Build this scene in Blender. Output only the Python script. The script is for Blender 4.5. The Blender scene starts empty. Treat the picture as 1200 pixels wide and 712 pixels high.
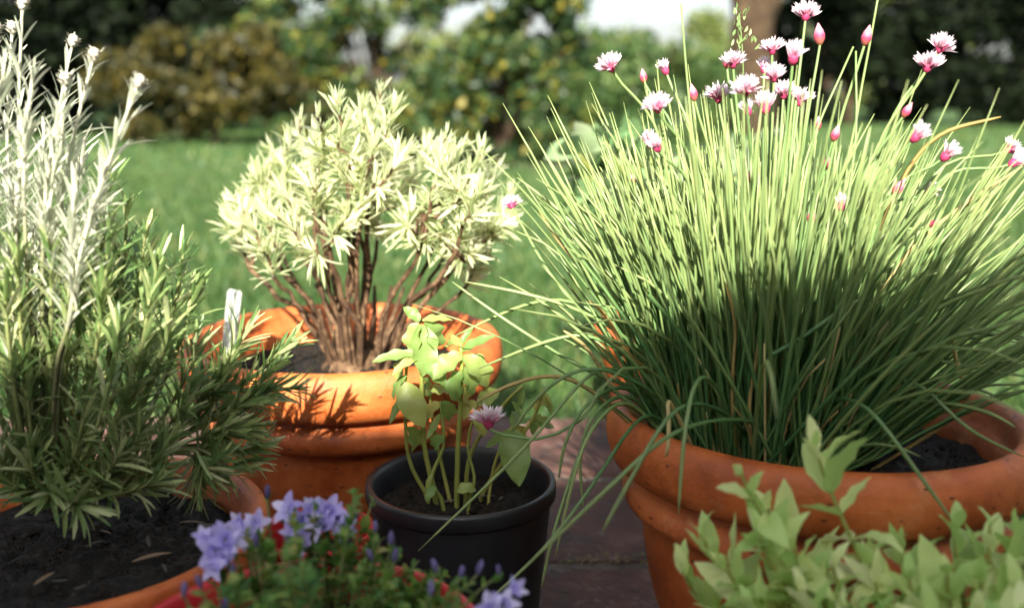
import bpy, math, random
import numpy as np
from mathutils import Vector, Matrix, noise

R = math.radians
rng = np.random.RandomState(11)
random.seed(5)
SC = bpy.context.scene
COL = SC.collection

# ------------------------------------------------------------------ camera
CAM_H = 0.61
PITCH = R(11.9)
FPX = 1167.0                      # focal length in photograph pixels (1200 wide)
cam_data = bpy.data.cameras.new('camera')
cam_data.sensor_width = 36.0
cam_data.lens = FPX / 1200.0 * 36.0
cam_data.clip_start = 0.02
cam_data.clip_end = 2000.0
cam_data.dof.use_dof = True
cam_data.dof.focus_distance = 0.97
cam_data.dof.aperture_fstop = 3.0
cam = bpy.data.objects.new('camera', cam_data)
cam.location = (0, 0, CAM_H)
cam.rotation_euler = (R(90) - PITCH, 0, 0)
COL.objects.link(cam)
SC.camera = cam

# ------------------------------------------------------------------ sky, sun, exposure
SUN_AZ, SUN_EL = R(184), R(32)     # azimuth measured from +Y (away from the camera) towards +X
world = bpy.data.worlds.new('World')
SC.world = world
world.use_nodes = True
wn = world.node_tree
for n in list(wn.nodes):
    wn.nodes.remove(n)
sky = wn.nodes.new('ShaderNodeTexSky')
sky.sky_type = 'NISHITA'
sky.sun_disc = False
sky.sun_elevation = SUN_EL
sky.sun_rotation = SUN_AZ
sky.air_density = 1.0
sky.dust_density = 3.0
bg = wn.nodes.new('ShaderNodeBackground')
bg.inputs['Strength'].default_value = 0.07
wo = wn.nodes.new('ShaderNodeOutputWorld')
hz = wn.nodes.new('ShaderNodeHueSaturation')      # hazy summer sky
hz.inputs['Saturation'].default_value = 0.5
wn.links.new(sky.outputs[0], hz.inputs['Color'])
wn.links.new(hz.outputs[0], bg.inputs[0])
wn.links.new(bg.outputs[0], wo.inputs[0])

sun_data = bpy.data.lights.new('sun', 'SUN')
sun_data.energy = 5.0
sun_data.angle = R(0.5)
sun_data.color = (1.0, 0.94, 0.80)
sun = bpy.data.objects.new('sun', sun_data)
sd = Vector((math.sin(SUN_AZ) * math.cos(SUN_EL), math.cos(SUN_AZ) * math.cos(SUN_EL), math.sin(SUN_EL)))
sun.rotation_euler = (-sd).to_track_quat('-Z', 'Y').to_euler()
sun.location = sd * 20
COL.objects.link(sun)

vs = SC.view_settings
vs.view_transform = 'Standard'
vs.look = 'None'
vs.gamma = 1.0
vs.use_curve_mapping = False
vs.exposure = 1.95
SC.cycles.use_denoising = True
SC.cycles.max_bounces = 8
SC.cycles.transmission_bounces = 6
SC.cycles.diffuse_bounces = 4
SC.cycles.sample_clamp_indirect = 6.0


# ------------------------------------------------------------------ pixel to point
FWD = np.array([0, math.cos(PITCH), -math.sin(PITCH)])
UPV = np.array([0, math.sin(PITCH), math.cos(PITCH)])


def px_depth(px, py, depth):
    """World point on the ray of photograph pixel (px, py) at an axial depth in metres."""
    return (np.array([0, 0, CAM_H]) + depth * FWD + (356 - py) / FPX * depth * UPV
            + np.array([(px - 600) / FPX * depth, 0, 0]))


def px_y(px, py, Y):
    """World point on the ray of pixel (px, py) at world distance Y."""
    d = FWD + (356 - py) / FPX * UPV
    return px_depth(px, py, Y / d[1])


# ------------------------------------------------------------------ mesh helpers
def nrm(a):
    a = np.asarray(a, float)
    return a / np.maximum(np.linalg.norm(a, axis=-1, keepdims=True), 1e-9)


def mk_mesh(name, V, Q=None, T=None, tint=None, along=None, smooth=True):
    V = np.ascontiguousarray(np.asarray(V, np.float32).reshape(-1, 3))
    Q = np.zeros((0, 4), np.int32) if Q is None else np.asarray(Q, np.int32).reshape(-1, 4)
    T = np.zeros((0, 3), np.int32) if T is None else np.asarray(T, np.int32).reshape(-1, 3)
    me = bpy.data.meshes.new(name)
    me.vertices.add(len(V))
    me.vertices.foreach_set('co', V.ravel())
    loops = np.concatenate([Q.ravel(), T.ravel()])
    me.loops.add(len(loops))
    me.loops.foreach_set('vertex_index', loops)
    tot = np.concatenate([np.full(len(Q), 4, np.int32), np.full(len(T), 3, np.int32)])
    st = np.concatenate([[0], np.cumsum(tot)[:-1]]).astype(np.int32)
    me.polygons.add(len(tot))
    me.polygons.foreach_set('loop_start', st)
    me.polygons.foreach_set('use_smooth', np.full(len(tot), smooth, bool))
    for nm, arr in (('tint', tint), ('along', along)):
        if arr is None:
            arr = np.full(len(V), 0.5)
        at = me.attributes.new(nm, 'FLOAT', 'POINT')
        at.data.foreach_set('value', np.ascontiguousarray(np.asarray(arr, np.float32).ravel()))
    me.update(calc_edges=True)
    me.validate()
    return me


def merge(chunks):
    """chunks of (V, Q, T, tint, along) -> one."""
    Vs, Qs, Ts, ti, al = [], [], [], [], []
    o = 0
    for V, Q, T, a, b in chunks:
        V = np.asarray(V).reshape(-1, 3)
        Vs.append(V)
        if Q is not None and len(Q):
            Qs.append(np.asarray(Q).reshape(-1, 4) + o)
        if T is not None and len(T):
            Ts.append(np.asarray(T).reshape(-1, 3) + o)
        ti.append(np.full(len(V), 0.5) if a is None else np.asarray(a).ravel())
        al.append(np.full(len(V), 0.5) if b is None else np.asarray(b).ravel())
        o += len(V)
    return (np.concatenate(Vs), np.concatenate(Qs) if Qs else None, np.concatenate(Ts) if Ts else None,
            np.concatenate(ti), np.concatenate(al))


def batch_tubes(P, Rad, S=4, tint=None, cap=True):
    """P (n,k,3) centre lines, Rad (n,k). Returns a chunk."""
    P = np.asarray(P, float)
    if P.ndim == 2:
        P = P[None]
    Rad = np.asarray(Rad, float)
    if Rad.ndim == 1:
        Rad = np.broadcast_to(Rad, (P.shape[0], P.shape[1]))
    n, k, _ = P.shape
    t = nrm(np.gradient(P, axis=1))
    chord = P[:, -1] - P[:, 0]
    bend = P[:, k // 2] - 0.5 * (P[:, 0] + P[:, -1])
    B = np.cross(chord, bend)
    bad = np.linalg.norm(B, axis=1) < 1e-9
    B[bad] = np.cross(chord[bad], np.array([0.31, 0.9, 0.2]))
    B = nrm(B)[:, None, :]
    n1 = nrm(B - t * np.sum(B * t, axis=2, keepdims=True))
    n2 = np.cross(t, n1)
    ang = np.arange(S) * 2 * math.pi / S
    V = (P[:, :, None, :] + Rad[:, :, None, None] * (np.cos(ang)[None, None, :, None] * n1[:, :, None, :]
         + np.sin(ang)[None, None, :, None] * n2[:, :, None, :]))
    base = []
    for i in range(k - 1):
        for j in range(S):
            j2 = (j + 1) % S
            base.append((i * S + j, i * S + j2, (i + 1) * S + j2, (i + 1) * S + j))
    if cap and S == 4:
        base.append(tuple((k - 1) * S + j for j in range(4)))
    base = np.array(base)
    Q = (base[None] + (np.arange(n) * k * S)[:, None, None]).reshape(-1, 4)
    T = None
    if cap and S != 4:
        T = np.array([((k - 1) * S, (k - 1) * S + j, (k - 1) * S + j + 1) for j in range(1, S - 1)])
        T = (T[None] + (np.arange(n) * k * S)[:, None, None]).reshape(-1, 3)
    ti = np.repeat(rng.rand(n) if tint is None else np.asarray(tint), k * S)
    al = np.tile(np.repeat(np.linspace(0, 1, k), S), n)
    return V.reshape(-1, 3), Q, T, ti, al


def leaf_profile(kind, s):
    if kind == 'needle':
        return np.interp(s, [0, .15, .6, .9, 1], [.55, .9, 1.0, .8, .22])
    if kind == 'lance':
        return np.interp(s, [0, .12, .4, .75, 1], [.25, .7, 1.0, .75, .05])
    if kind == 'ovate':
        return np.interp(s, [0, .1, .35, .6, .85, 1], [.1, .6, 1.0, .9, .45, .03])
    return np.ones_like(s)


def batch_leaves(base, d, up, L, W, curl, kind='needle', k=5, fold=0.25, tint=None, wave=0.0):
    base, d, up = (np.asarray(x, float).reshape(-1, 3) for x in (base, d, up))
    n = len(base)
    L = np.broadcast_to(np.asarray(L, float), (n,))
    W = np.broadcast_to(np.asarray(W, float), (n,))
    curl = np.broadcast_to(np.asarray(curl, float), (n,)).copy()
    curl[np.abs(curl) < 1e-3] = 1e-3
    d = nrm(d)
    up = nrm(up - d * np.sum(up * d, 1, keepdims=True))
    side = np.cross(d, up)
    s = np.linspace(0, 1, k)
    a = curl[:, None] * s[None]
    c = (base[:, None] + L[:, None, None] * (d[:, None] * (np.sin(a) / curl[:, None])[..., None]
         - up[:, None] * ((1 - np.cos(a)) / curl[:, None])[..., None]))
    nn = up[:, None] * np.cos(a)[..., None] + d[:, None] * np.sin(a)[..., None]
    w = leaf_profile(kind, s)[None] * W[:, None] * 0.5
    wv = wave * w * np.sin(s * 17.0)[None]
    V = np.stack([c - side[:, None] * w[..., None] + nn * (w * fold + wv)[..., None],
                  c,
                  c + side[:, None] * w[..., None] + nn * (w * fold - wv)[..., None]], axis=2)
    f = []
    for i in range(k - 1):
        for j in range(2):
            f.append((i * 3 + j, i * 3 + j + 1, (i + 1) * 3 + j + 1, (i + 1) * 3 + j))
    f = np.array(f)
    Q = (f[None] + (np.arange(n) * k * 3)[:, None, None]).reshape(-1, 4)
    ti = np.repeat(rng.rand(n) if tint is None else np.broadcast_to(tint, (n,)), k * 3)
    al = np.tile(np.repeat(s, 3), n)
    return V.reshape(-1, 3), Q, None, ti, al


def lathe(profile, n=72, jitter=0.0):
    """profile [(r, z)] from outside bottom up and round. Returns V, Q."""
    p = np.array(profile, float)
    a = np.arange(n) * 2 * math.pi / n
    V = np.zeros((len(p), n, 3))
    V[:, :, 0] = p[:, 0:1] * np.cos(a)
    V[:, :, 1] = p[:, 0:1] * np.sin(a)
    V[:, :, 2] = p[:, 1:2]
    if jitter:
        wob = 1 + jitter * (np.sin(3 * a + 1.0) + 0.6 * np.sin(5 * a + 2.2) + .4 * np.sin(11 * a))
        V[:, :, :2] *= wob[None, :, None]
    Q = []
    for i in range(len(p) - 1):
        for j in range(n):
            j2 = (j + 1) % n
            Q.append((i * n + j, i * n + j2, (i + 1) * n + j2, (i + 1) * n + j))
    return V.reshape(-1, 3), np.array(Q), None, None, None


def catmull(pts, k):
    pts = np.asarray(pts, float)
    n = len(pts)
    ext = np.vstack([2 * pts[0] - pts[1], pts, 2 * pts[-1] - pts[-2]])
    out = []
    for u in np.linspace(0, n - 1, k):
        i = min(int(u), n - 2)
        f = u - i
        p0, p1, p2, p3 = ext[i:i + 4]
        out.append(0.5 * (2 * p1 + (p2 - p0) * f + (2 * p0 - 5 * p1 + 4 * p2 - p3) * f * f
                          + (3 * p1 - p0 - 3 * p2 + p3) * f ** 3))
    return np.array(out)


# ------------------------------------------------------------------ object helpers
def tag(o, label=None, cat=None, group=None, kind=None):
    if label:
        o['label'] = label
    if cat:
        o['category'] = cat
    if group:
        o['group'] = group
    if kind:
        o['kind'] = kind
    return o


def empty(name, loc, label=None, cat=None, group=None):
    o = bpy.data.objects.new(name, None)
    o.location = tuple(float(v) for v in loc)
    o.empty_display_size = 0.02
    COL.objects.link(o)
    return tag(o, label, cat, group)


def obj(name, me, mat=None, parent=None, matrix=None, kind=None):
    if not isinstance(me, bpy.types.Mesh):
        me = mk_mesh(name, *me)
    if mat is not None and not me.materials:
        me.materials.append(mat)
    o = bpy.data.objects.new(name, me)
    COL.objects.link(o)
    if parent:
        o.parent = parent
    if matrix is not None:
        o.matrix_local = matrix
    if kind:
        o['kind'] = kind
    return o


def leaf_matrix(base, d, up, L):
    d = Vector(d).normalized()
    up = Vector(up)
    up = (up - d * up.dot(d)).normalized()
    s = d.cross(up)
    return Matrix(((d.x * L, s.x * L, up.x * L, base[0]), (d.y * L, s.y * L, up.y * L, base[1]),
                   (d.z * L, s.z * L, up.z * L, base[2]), (0, 0, 0, 1)))


def unit_leaves(name, kind, wratio, curls, mat, k=5, fold=0.25, wave=0.0):
    out = []
    for c in curls:
        ch = batch_leaves([(0, 0, 0)], [(1, 0, 0)], [(0, 0, 1)], 1.0, wratio, c, kind, k, fold, wave=wave)
        me = mk_mesh(name, *ch)
        me.materials.append(mat)
        out.append(me)
    return out


# ------------------------------------------------------------------ materials
def newmat(name):
    m = bpy.data.materials.new(name)
    m.use_nodes = True
    nt = m.node_tree
    for n in list(nt.nodes):
        nt.nodes.remove(n)
    return m, nt, nt.nodes, nt.links


def ramp(nd, lk, fac, stops):
    r = nd.new('ShaderNodeValToRGB')
    while len(r.color_ramp.elements) < len(stops):
        r.color_ramp.elements.new(0.5)
    for e, (p, c) in zip(r.color_ramp.elements, stops):
        e.position = p
        e.color = (*c, 1)
    lk.new(fac, r.inputs[0])
    return r.outputs[0]


def leaf_mat(name, stops, trans=0.4, rough=0.5, tip=None, tip_at=(0.8, 1.0), boost=1.25, spec=0.4, relief=0.0):
    """Foliage: colour varies from leaf to leaf (tint attribute + object random), light passes through."""
    m, nt, nd, lk = newmat(name)
    at = nd.new('ShaderNodeAttribute'); at.attribute_name = 'tint'
    oi = nd.new('ShaderNodeObjectInfo')
    add = nd.new('ShaderNodeMath'); add.operation = 'ADD'
    lk.new(at.outputs['Fac'], add.inputs[0]); lk.new(oi.outputs['Random'], add.inputs[1])
    fr = nd.new('ShaderNodeMath'); fr.operation = 'FRACT'
    lk.new(add.outputs[0], fr.inputs[0])
    tc = nd.new('ShaderNodeTexCoord')
    no = nd.new('ShaderNodeTexNoise'); no.inputs['Scale'].default_value = 60; no.inputs['Detail'].default_value = 3
    lk.new(tc.outputs['Object'], no.inputs['Vector'])
    mx = nd.new('ShaderNodeMath'); mx.operation = 'MULTIPLY_ADD'
    lk.new(no.outputs[0], mx.inputs[0]); mx.inputs[1].default_value = 0.35
    sub = nd.new('ShaderNodeMath'); sub.operation = 'SUBTRACT'
    lk.new(fr.outputs[0], sub.inputs[0]); sub.inputs[1].default_value = 0.17
    lk.new(sub.outputs[0], mx.inputs[2])
    col = ramp(nd, lk, mx.outputs[0], stops)
    if tip is not None:
        al = nd.new('ShaderNodeAttribute'); al.attribute_name = 'along'
        mr = nd.new('ShaderNodeMapRange')
        mr.inputs[1].default_value, mr.inputs[2].default_value = tip_at
        lk.new(al.outputs['Fac'], mr.inputs[0])
        mix = nd.new('ShaderNodeMix'); mix.data_type = 'RGBA'
        lk.new(mr.outputs[0], mix.inputs[0]); lk.new(col, mix.inputs[6]); mix.inputs[7].default_value = (*tip, 1)
        col = mix.outputs[2]
    p = nd.new('ShaderNodeBsdfPrincipled')
    p.inputs['Roughness'].default_value = rough
    p.inputs['Specular IOR Level'].default_value = spec
    lk.new(col, p.inputs['Base Color'])
    bn = nd.new('ShaderNodeTexNoise'); bn.inputs['Scale'].default_value = 34; bn.inputs['Detail'].default_value = 4
    lk.new(tc.outputs['Object'], bn.inputs['Vector'])
    bp = nd.new('ShaderNodeBump'); bp.inputs['Strength'].default_value = relief; bp.inputs['Distance'].default_value = .02
    lk.new(bn.outputs[0], bp.inputs['Height']); lk.new(bp.outputs[0], p.inputs['Normal'])
    tr = nd.new('ShaderNodeBsdfTranslucent')
    hs = nd.new('ShaderNodeHueSaturation')
    hs.inputs['Hue'].default_value = 0.485
    hs.inputs['Value'].default_value = boost
    lk.new(col, hs.inputs['Color']); lk.new(hs.outputs[0], tr.inputs[0])
    ms = nd.new('ShaderNodeMixShader'); ms.inputs[0].default_value = trans
    lk.new(p.outputs[0], ms.inputs[1]); lk.new(tr.outputs[0], ms.inputs[2])
    out = nd.new('ShaderNodeOutputMaterial')
    lk.new(ms.outputs[0], out.inputs[0])
    return m


def rough_mat(name, stops, scale=8.0, rough=0.7, bump=0.3, bscale=60.0, spec=0.3, detail=6.0, extra=None, coat=0.0, dist=0.01,
              rvar=0.0, pits=False):
    """Opaque surface with noise-driven colour and fine relief."""
    m, nt, nd, lk = newmat(name)
    tc = nd.new('ShaderNodeTexCoord')
    oi = nd.new('ShaderNodeObjectInfo')
    off = nd.new('ShaderNodeVectorMath'); off.operation = 'ADD'
    mul = nd.new('ShaderNodeMath'); mul.operation = 'MULTIPLY'; mul.inputs[1].default_value = 37.0
    lk.new(oi.outputs['Random'], mul.inputs[0])
    lk.new(tc.outputs['Object'], off.inputs[0]); lk.new(mul.outputs[0], off.inputs[1])
    n1 = nd.new('ShaderNodeTexNoise'); n1.inputs['Scale'].default_value = scale; n1.inputs['Detail'].default_value = detail
    n1.inputs['Roughness'].default_value = 0.62
    lk.new(off.outputs[0], n1.inputs['Vector'])
    col = ramp(nd, lk, n1.outputs[0], stops)
    p = nd.new('ShaderNodeBsdfPrincipled')
    if extra:
        ecol, escale, lo, hi = extra
        n3 = nd.new('ShaderNodeTexNoise'); n3.inputs['Scale'].default_value = escale; n3.inputs['Detail'].default_value = 8
        n3.inputs['Roughness'].default_value = 0.7
        lk.new(off.outputs[0], n3.inputs['Vector'])
        mr = nd.new('ShaderNodeMapRange'); mr.inputs[1].default_value = lo; mr.inputs[2].default_value = hi
        lk.new(n3.outputs[0], mr.inputs[0])
        mix = nd.new('ShaderNodeMix'); mix.data_type = 'RGBA'
        lk.new(mr.outputs[0], mix.inputs[0]); lk.new(col, mix.inputs[6]); mix.inputs[7].default_value = (*ecol, 1)
        col = mix.outputs[2]
    pit_h = None
    if pits:                       # small dark pits and scratches in fired clay
        vo = nd.new('ShaderNodeTexVoronoi'); vo.inputs['Scale'].default_value = 75
        wp = nd.new('ShaderNodeVectorMath'); wp.operation = 'MULTIPLY'; wp.inputs[1].default_value = (.6, .6, 1.4)
        lk.new(off.outputs[0], wp.inputs[0]); lk.new(wp.outputs[0], vo.inputs['Vector'])
        pm = nd.new('ShaderNodeMapRange'); pm.inputs[1].default_value = .07; pm.inputs[2].default_value = .16
        lk.new(vo.outputs['Distance'], pm.inputs[0])
        pit_h = pm.outputs[0]
        mixp = nd.new('ShaderNodeMix'); mixp.data_type = 'RGBA'
        lk.new(pit_h, mixp.inputs[0]); mixp.inputs[6].default_value = (.09, .03, .015, 1); lk.new(col, mixp.inputs[7])
        col = mixp.outputs[2]
    lk.new(col, p.inputs['Base Color'])
    p.inputs['Roughness'].default_value = rough
    p.inputs['Specular IOR Level'].default_value = spec
    p.inputs['Coat Weight'].default_value = coat
    p.inputs['Coat Roughness'].default_value = 0.25
    if rvar:
        mr2 = nd.new('ShaderNodeMapRange')
        mr2.inputs[3].default_value = rough - rvar; mr2.inputs[4].default_value = rough + rvar
        mr2.inputs[1].default_value = .3; mr2.inputs[2].default_value = .7
        lk.new(n1.outputs[0], mr2.inputs[0]); lk.new(mr2.outputs[0], p.inputs['Roughness'])
    n2 = nd.new('ShaderNodeTexNoise'); n2.inputs['Scale'].default_value = bscale; n2.inputs['Detail'].default_value = 8
    n2.inputs['Roughness'].default_value = 0.7
    lk.new(off.outputs[0], n2.inputs['Vector'])
    bp = nd.new('ShaderNodeBump'); bp.inputs['Strength'].default_value = bump; bp.inputs['Distance'].default_value = dist
    lk.new(n2.outputs[0], bp.inputs['Height']); lk.new(bp.outputs[0], p.inputs['Normal'])
    out = nd.new('ShaderNodeOutputMaterial')
    lk.new(p.outputs[0], out.inputs[0])
    return m


M = {}
M['lawn'] = rough_mat('lawn_soil', [(.3, (.03, .06, .018)), (.55, (.05, .10, .028)), (.75, (.075, .11, .035))], 3.0, .9, .6, 40, dist=.03)
M['grass'] = leaf_mat('grass_blade', [(0, (.030, .075, .020)), (.5, (.055, .125, .032)), (.85, (.095, .165, .044)), (1, (.18, .19, .07))], .42, .5)
M['mortar'] = rough_mat('mortar', [(.35, (.10, .085, .07)), (.65, (.22, .19, .16))], 14, .9, .8, 120)
M['paver'] = rough_mat('paver', [(.34, (.034, .022, .018)), (.46, (.085, .040, .030)), (.56, (.125, .060, .046)), (.7, (.21, .12, .095))], 14, .6, .9, 45, .35,
                       extra=((.26, .22, .20), 30, .56, .74), rvar=.15, dist=.012, detail=12, pits=True)
M['terracotta'] = rough_mat('terracotta', [(.30, (.22, .045, .010)), (.46, (.42, .100, .022)), (.60, (.53, .140, .034)), (.75, (.60, .20, .065))], 13.0, .5, .55, 38, .4,
                            extra=((.60, .30, .15), 17, .58, .82), rvar=.14, dist=.006, pits=True, detail=12)
M['soil'] = rough_mat('soil', [(.35, (.006, .005, .004)), (.5, (.014, .011, .008)), (.62, (.028, .021, .015)), (.78, (.06, .048, .036))], 90, .7, 1.0, 260, .3, dist=.01)
M['black_plastic'] = rough_mat('black_plastic', [(.3, (.010, .011, .013)), (.7, (.020, .022, .026))], 12, .42, .08, 220, .5, rvar=.08, dist=.002,
                               extra=((.09, .08, .07), 14, .66, .9))
M['red_plastic'] = rough_mat('red_plastic', [(.3, (.42, .016, .024)), (.7, (.55, .028, .035))], 8, .38, .05, 160, .5, rvar=.08, dist=.002,
                             extra=((.25, .05, .04), 12, .64, .9))
M['chive'] = leaf_mat('chive_leaf', [(0, (.07, .19, .065)), (.4, (.11, .25, .085)), (.75, (.17, .30, .10)), (1, (.27, .36, .13))], .35, .36, spec=.5,
                      tip=(.38, .44, .18), tip_at=(.40, 1.15))
M['chive_dry'] = leaf_mat('chive_dry_leaf', [(0, (.42, .30, .10)), (.5, (.50, .40, .16)), (1, (.56, .48, .24))], .35, .55)
M['stalk'] = leaf_mat('chive_stalk', [(0, (.16, .28, .10)), (1, (.27, .36, .14))], .3, .4)
M['bloom'] = leaf_mat('chive_petal', [(0, (.62, .38, .62)), (.5, (.72, .48, .70)), (1, (.80, .62, .78))], .4, .6)
M['bloom_base'] = None
M['rosemary'] = leaf_mat('rosemary_leaf', [(0, (.09, .17, .055)), (.4, (.17, .26, .085)), (.75, (.32, .39, .16)), (1, (.46, .49, .27))], .32, .34, spec=.55)
M['overexposed'] = leaf_mat('overexposed_leaf', [(0, (.34, .38, .27)), (.5, (.48, .51, .40)), (1, (.60, .60, .50))], .32, .6)  # overexposure of the tall shoots put into a whiter leaf colour
M['overexposed_stem'] = leaf_mat('overexposed_stem', [(0, (.10, .12, .05)), (1, (.17, .17, .08))], .15, .7, tip=(.48, .47, .36), tip_at=(.45, .72))  # brown green below, upper part painted white like the overexposed leaves
M['green_stem'] = leaf_mat('green_stem', [(0, (.16, .20, .07)), (1, (.25, .26, .10))], .15, .6)
M['woolly'] = rough_mat('woolly_bud', [(.3, (.55, .52, .42)), (.7, (.72, .70, .62))], 90, .9, 1.0, 400, .1, dist=.004)
M['bark'] = rough_mat('twig_bark', [(.3, (.025, .013, .008)), (.5, (.065, .034, .017)), (.68, (.18, .11, .06))], 70, .75, .6, 260, .3, dist=.003)
M['curry'] = leaf_mat('pale_leaf', [(0, (.36, .44, .22)), (.45, (.50, .56, .32)), (.8, (.62, .65, .43)), (1, (.72, .71, .52))], .5, .5, boost=1.35)
M['basil'] = leaf_mat('basil_leaf', [(0, (.13, .24, .06)), (.5, (.22, .34, .10)), (.85, (.34, .40, .12)), (1, (.46, .44, .14))], .45, .42, spec=.5, relief=.10)
M['basil_stem'] = leaf_mat('basil_stem', [(0, (.22, .27, .06)), (1, (.36, .36, .09))], .25, .5)
M['mint'] = leaf_mat('mint_leaf', [(0, (.34, .52, .15)), (.5, (.54, .68, .25)), (.85, (.68, .75, .34)), (1, (.75, .78, .44))], .40, .45, relief=.08)
M['campanula'] = leaf_mat('bellflower_leaf', [(0, (.06, .16, .03)), (.5, (.13, .26, .05)), (.85, (.22, .33, .07)), (1, (.38, .34, .10))], .4, .45)
M['violet'] = leaf_mat('violet_petal', [(0, (.40, .33, .68)), (.5, (.54, .47, .80)), (1, (.72, .67, .90))], .4, .5)
M['violet_dark'] = leaf_mat('violet_bud', [(0, (.10, .08, .20)), (1, (.22, .18, .38))], .25, .6)
M['tag'] = rough_mat('plant_tag', [(.35, (.30, .33, .29)), (.7, (.44, .46, .43))], 30, .5, .1, 90, .4, extra=((.30, .38, .28), 55, .55, .7))
M['dry_leaf'] = leaf_mat('dry_leaf', [(0, (.05, .045, .04)), (.5, (.10, .085, .07)), (1, (.20, .13, .07))], .15, .7)
M['crumb'] = rough_mat('soil_crumb', [(.35, (.012, .009, .007)), (.6, (.035, .026, .018)), (.75, (.12, .10, .08))], 130, .8, .8, 200, .2)
M['sage'] = leaf_mat('sage_leaf', [(0, (.13, .25, .10)), (.5, (.20, .32, .14)), (1, (.38, .44, .28))], .35, .6)
M['trunk'] = rough_mat('tree_bark', [(.3, (.02, .013, .008)), (.55, (.05, .032, .018)), (.8, (.14, .095, .05))], 7, .85, .8, 30, .2, dist=.05)
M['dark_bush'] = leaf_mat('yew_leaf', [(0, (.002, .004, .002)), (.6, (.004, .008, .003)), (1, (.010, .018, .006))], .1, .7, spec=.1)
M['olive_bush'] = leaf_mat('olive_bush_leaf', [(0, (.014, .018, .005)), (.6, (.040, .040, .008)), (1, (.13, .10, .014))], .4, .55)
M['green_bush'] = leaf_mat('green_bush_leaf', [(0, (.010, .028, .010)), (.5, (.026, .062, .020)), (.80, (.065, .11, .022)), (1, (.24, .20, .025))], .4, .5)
M['light_bush'] = leaf_mat('light_bush_leaf', [(0, (.03, .07, .02)), (.6, (.06, .12, .035)), (1, (.13, .17, .045))], .42, .5)
M['far_leaf'] = leaf_mat('far_tree_leaf', [(0, (.08, .13, .035)), (.6, (.15, .2, .06)), (1, (.24, .26, .08))], .45, .5)


# chive bloom: magenta at the base of the head, pale lilac at the petal tips
def bloom_mat(name, c0, c1, c2):
    m, nt, nd, lk = newmat(name)
    al = nd.new('ShaderNodeAttribute'); al.attribute_name = 'along'
    col = ramp(nd, lk, al.outputs['Fac'], [(0, c0), (.35, c1), (.75, c2)])
    p = nd.new('ShaderNodeBsdfPrincipled'); p.inputs['Roughness'].default_value = .55
    lk.new(col, p.inputs['Base Color'])
    tr = nd.new('ShaderNodeBsdfTranslucent'); lk.new(col, tr.inputs[0])
    ms = nd.new('ShaderNodeMixShader'); ms.inputs[0].default_value = .4
    lk.new(p.outputs[0], ms.inputs[1]); lk.new(tr.outputs[0], ms.inputs[2])
    out = nd.new('ShaderNodeOutputMaterial'); lk.new(ms.outputs[0], out.inputs[0])
    return m


M['bloom'] = bloom_mat('chive_bloom', (.55, .06, .17), (.74, .33, .48), (.86, .76, .82))
M['bud'] = bloom_mat('chive_bud', (.34, .16, .07), (.58, .06, .16), (.72, .38, .46))

# ================================================================== THE SETTING
lawn_me = mk_mesh('lawn', [(-400, -40, -.012), (400, -40, -.012), (400, 700, -.012), (-400, 700, -.012)], [(0, 1, 2, 3)])
lawn = tag(obj('lawn', lawn_me, M['lawn']), kind='structure')

PAT_X0, PAT_X1, PAT_Y0, PAT_Y1 = -2.1, .34, -.6, 1.84


def box_chunk(x0, x1, y0, y1, z0, z1, bev=0.0):
    b = bev
    V = [(x0, y0, z0), (x1, y0, z0), (x1, y1, z0), (x0, y1, z0),
         (x0, y0, z1 - b), (x1, y0, z1 - b), (x1, y1, z1 - b), (x0, y1, z1 - b),
         (x0 + b, y0 + b, z1), (x1 - b, y0 + b, z1), (x1 - b, y1 - b, z1), (x0 + b, y1 - b, z1)]
    Q = [(0, 1, 5, 4), (1, 2, 6, 5), (2, 3, 7, 6), (3, 0, 4, 7), (4, 5, 9, 8), (5, 6, 10, 9), (6, 7, 11, 10), (7, 4, 8, 11), (8, 9, 10, 11), (3, 2, 1, 0)]
    return np.array(V), np.array(Q), None, None, None


patio = tag(obj('patio', mk_mesh('patio', *box_chunk(PAT_X0, PAT_X1, PAT_Y0, PAT_Y1, -.06, -.005), smooth=False), M['mortar']), kind='structure')
SLAB = 0.298
row = 0
y1 = PAT_Y1 - .004
while y1 > PAT_Y0 + .15:
    y0 = y1 - SLAB
    x1 = PAT_X1 - .004 - (row % 2) * 0.11
    if row % 2:
        obj('paver', mk_mesh('paver', *box_chunk(x1 + .008, PAT_X1 - .004, y0, y1, -.05, .001, .006), smooth=False), M['paver'], patio)
    while x1 > PAT_X0 + .1:
        x0 = x1 - SLAB - .02
        dz = rng.uniform(-.003, .003)
        ch = box_chunk(max(x0, PAT_X0), x1, y0 + rng.uniform(0, .003), y1 - rng.uniform(0, .003), -.05, dz, .006)
        obj('paver', mk_mesh('paver', *ch, smooth=False), M['paver'], patio)
        x1 = x0 - .010
    y1 = y0 - .010
    row += 1


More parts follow.
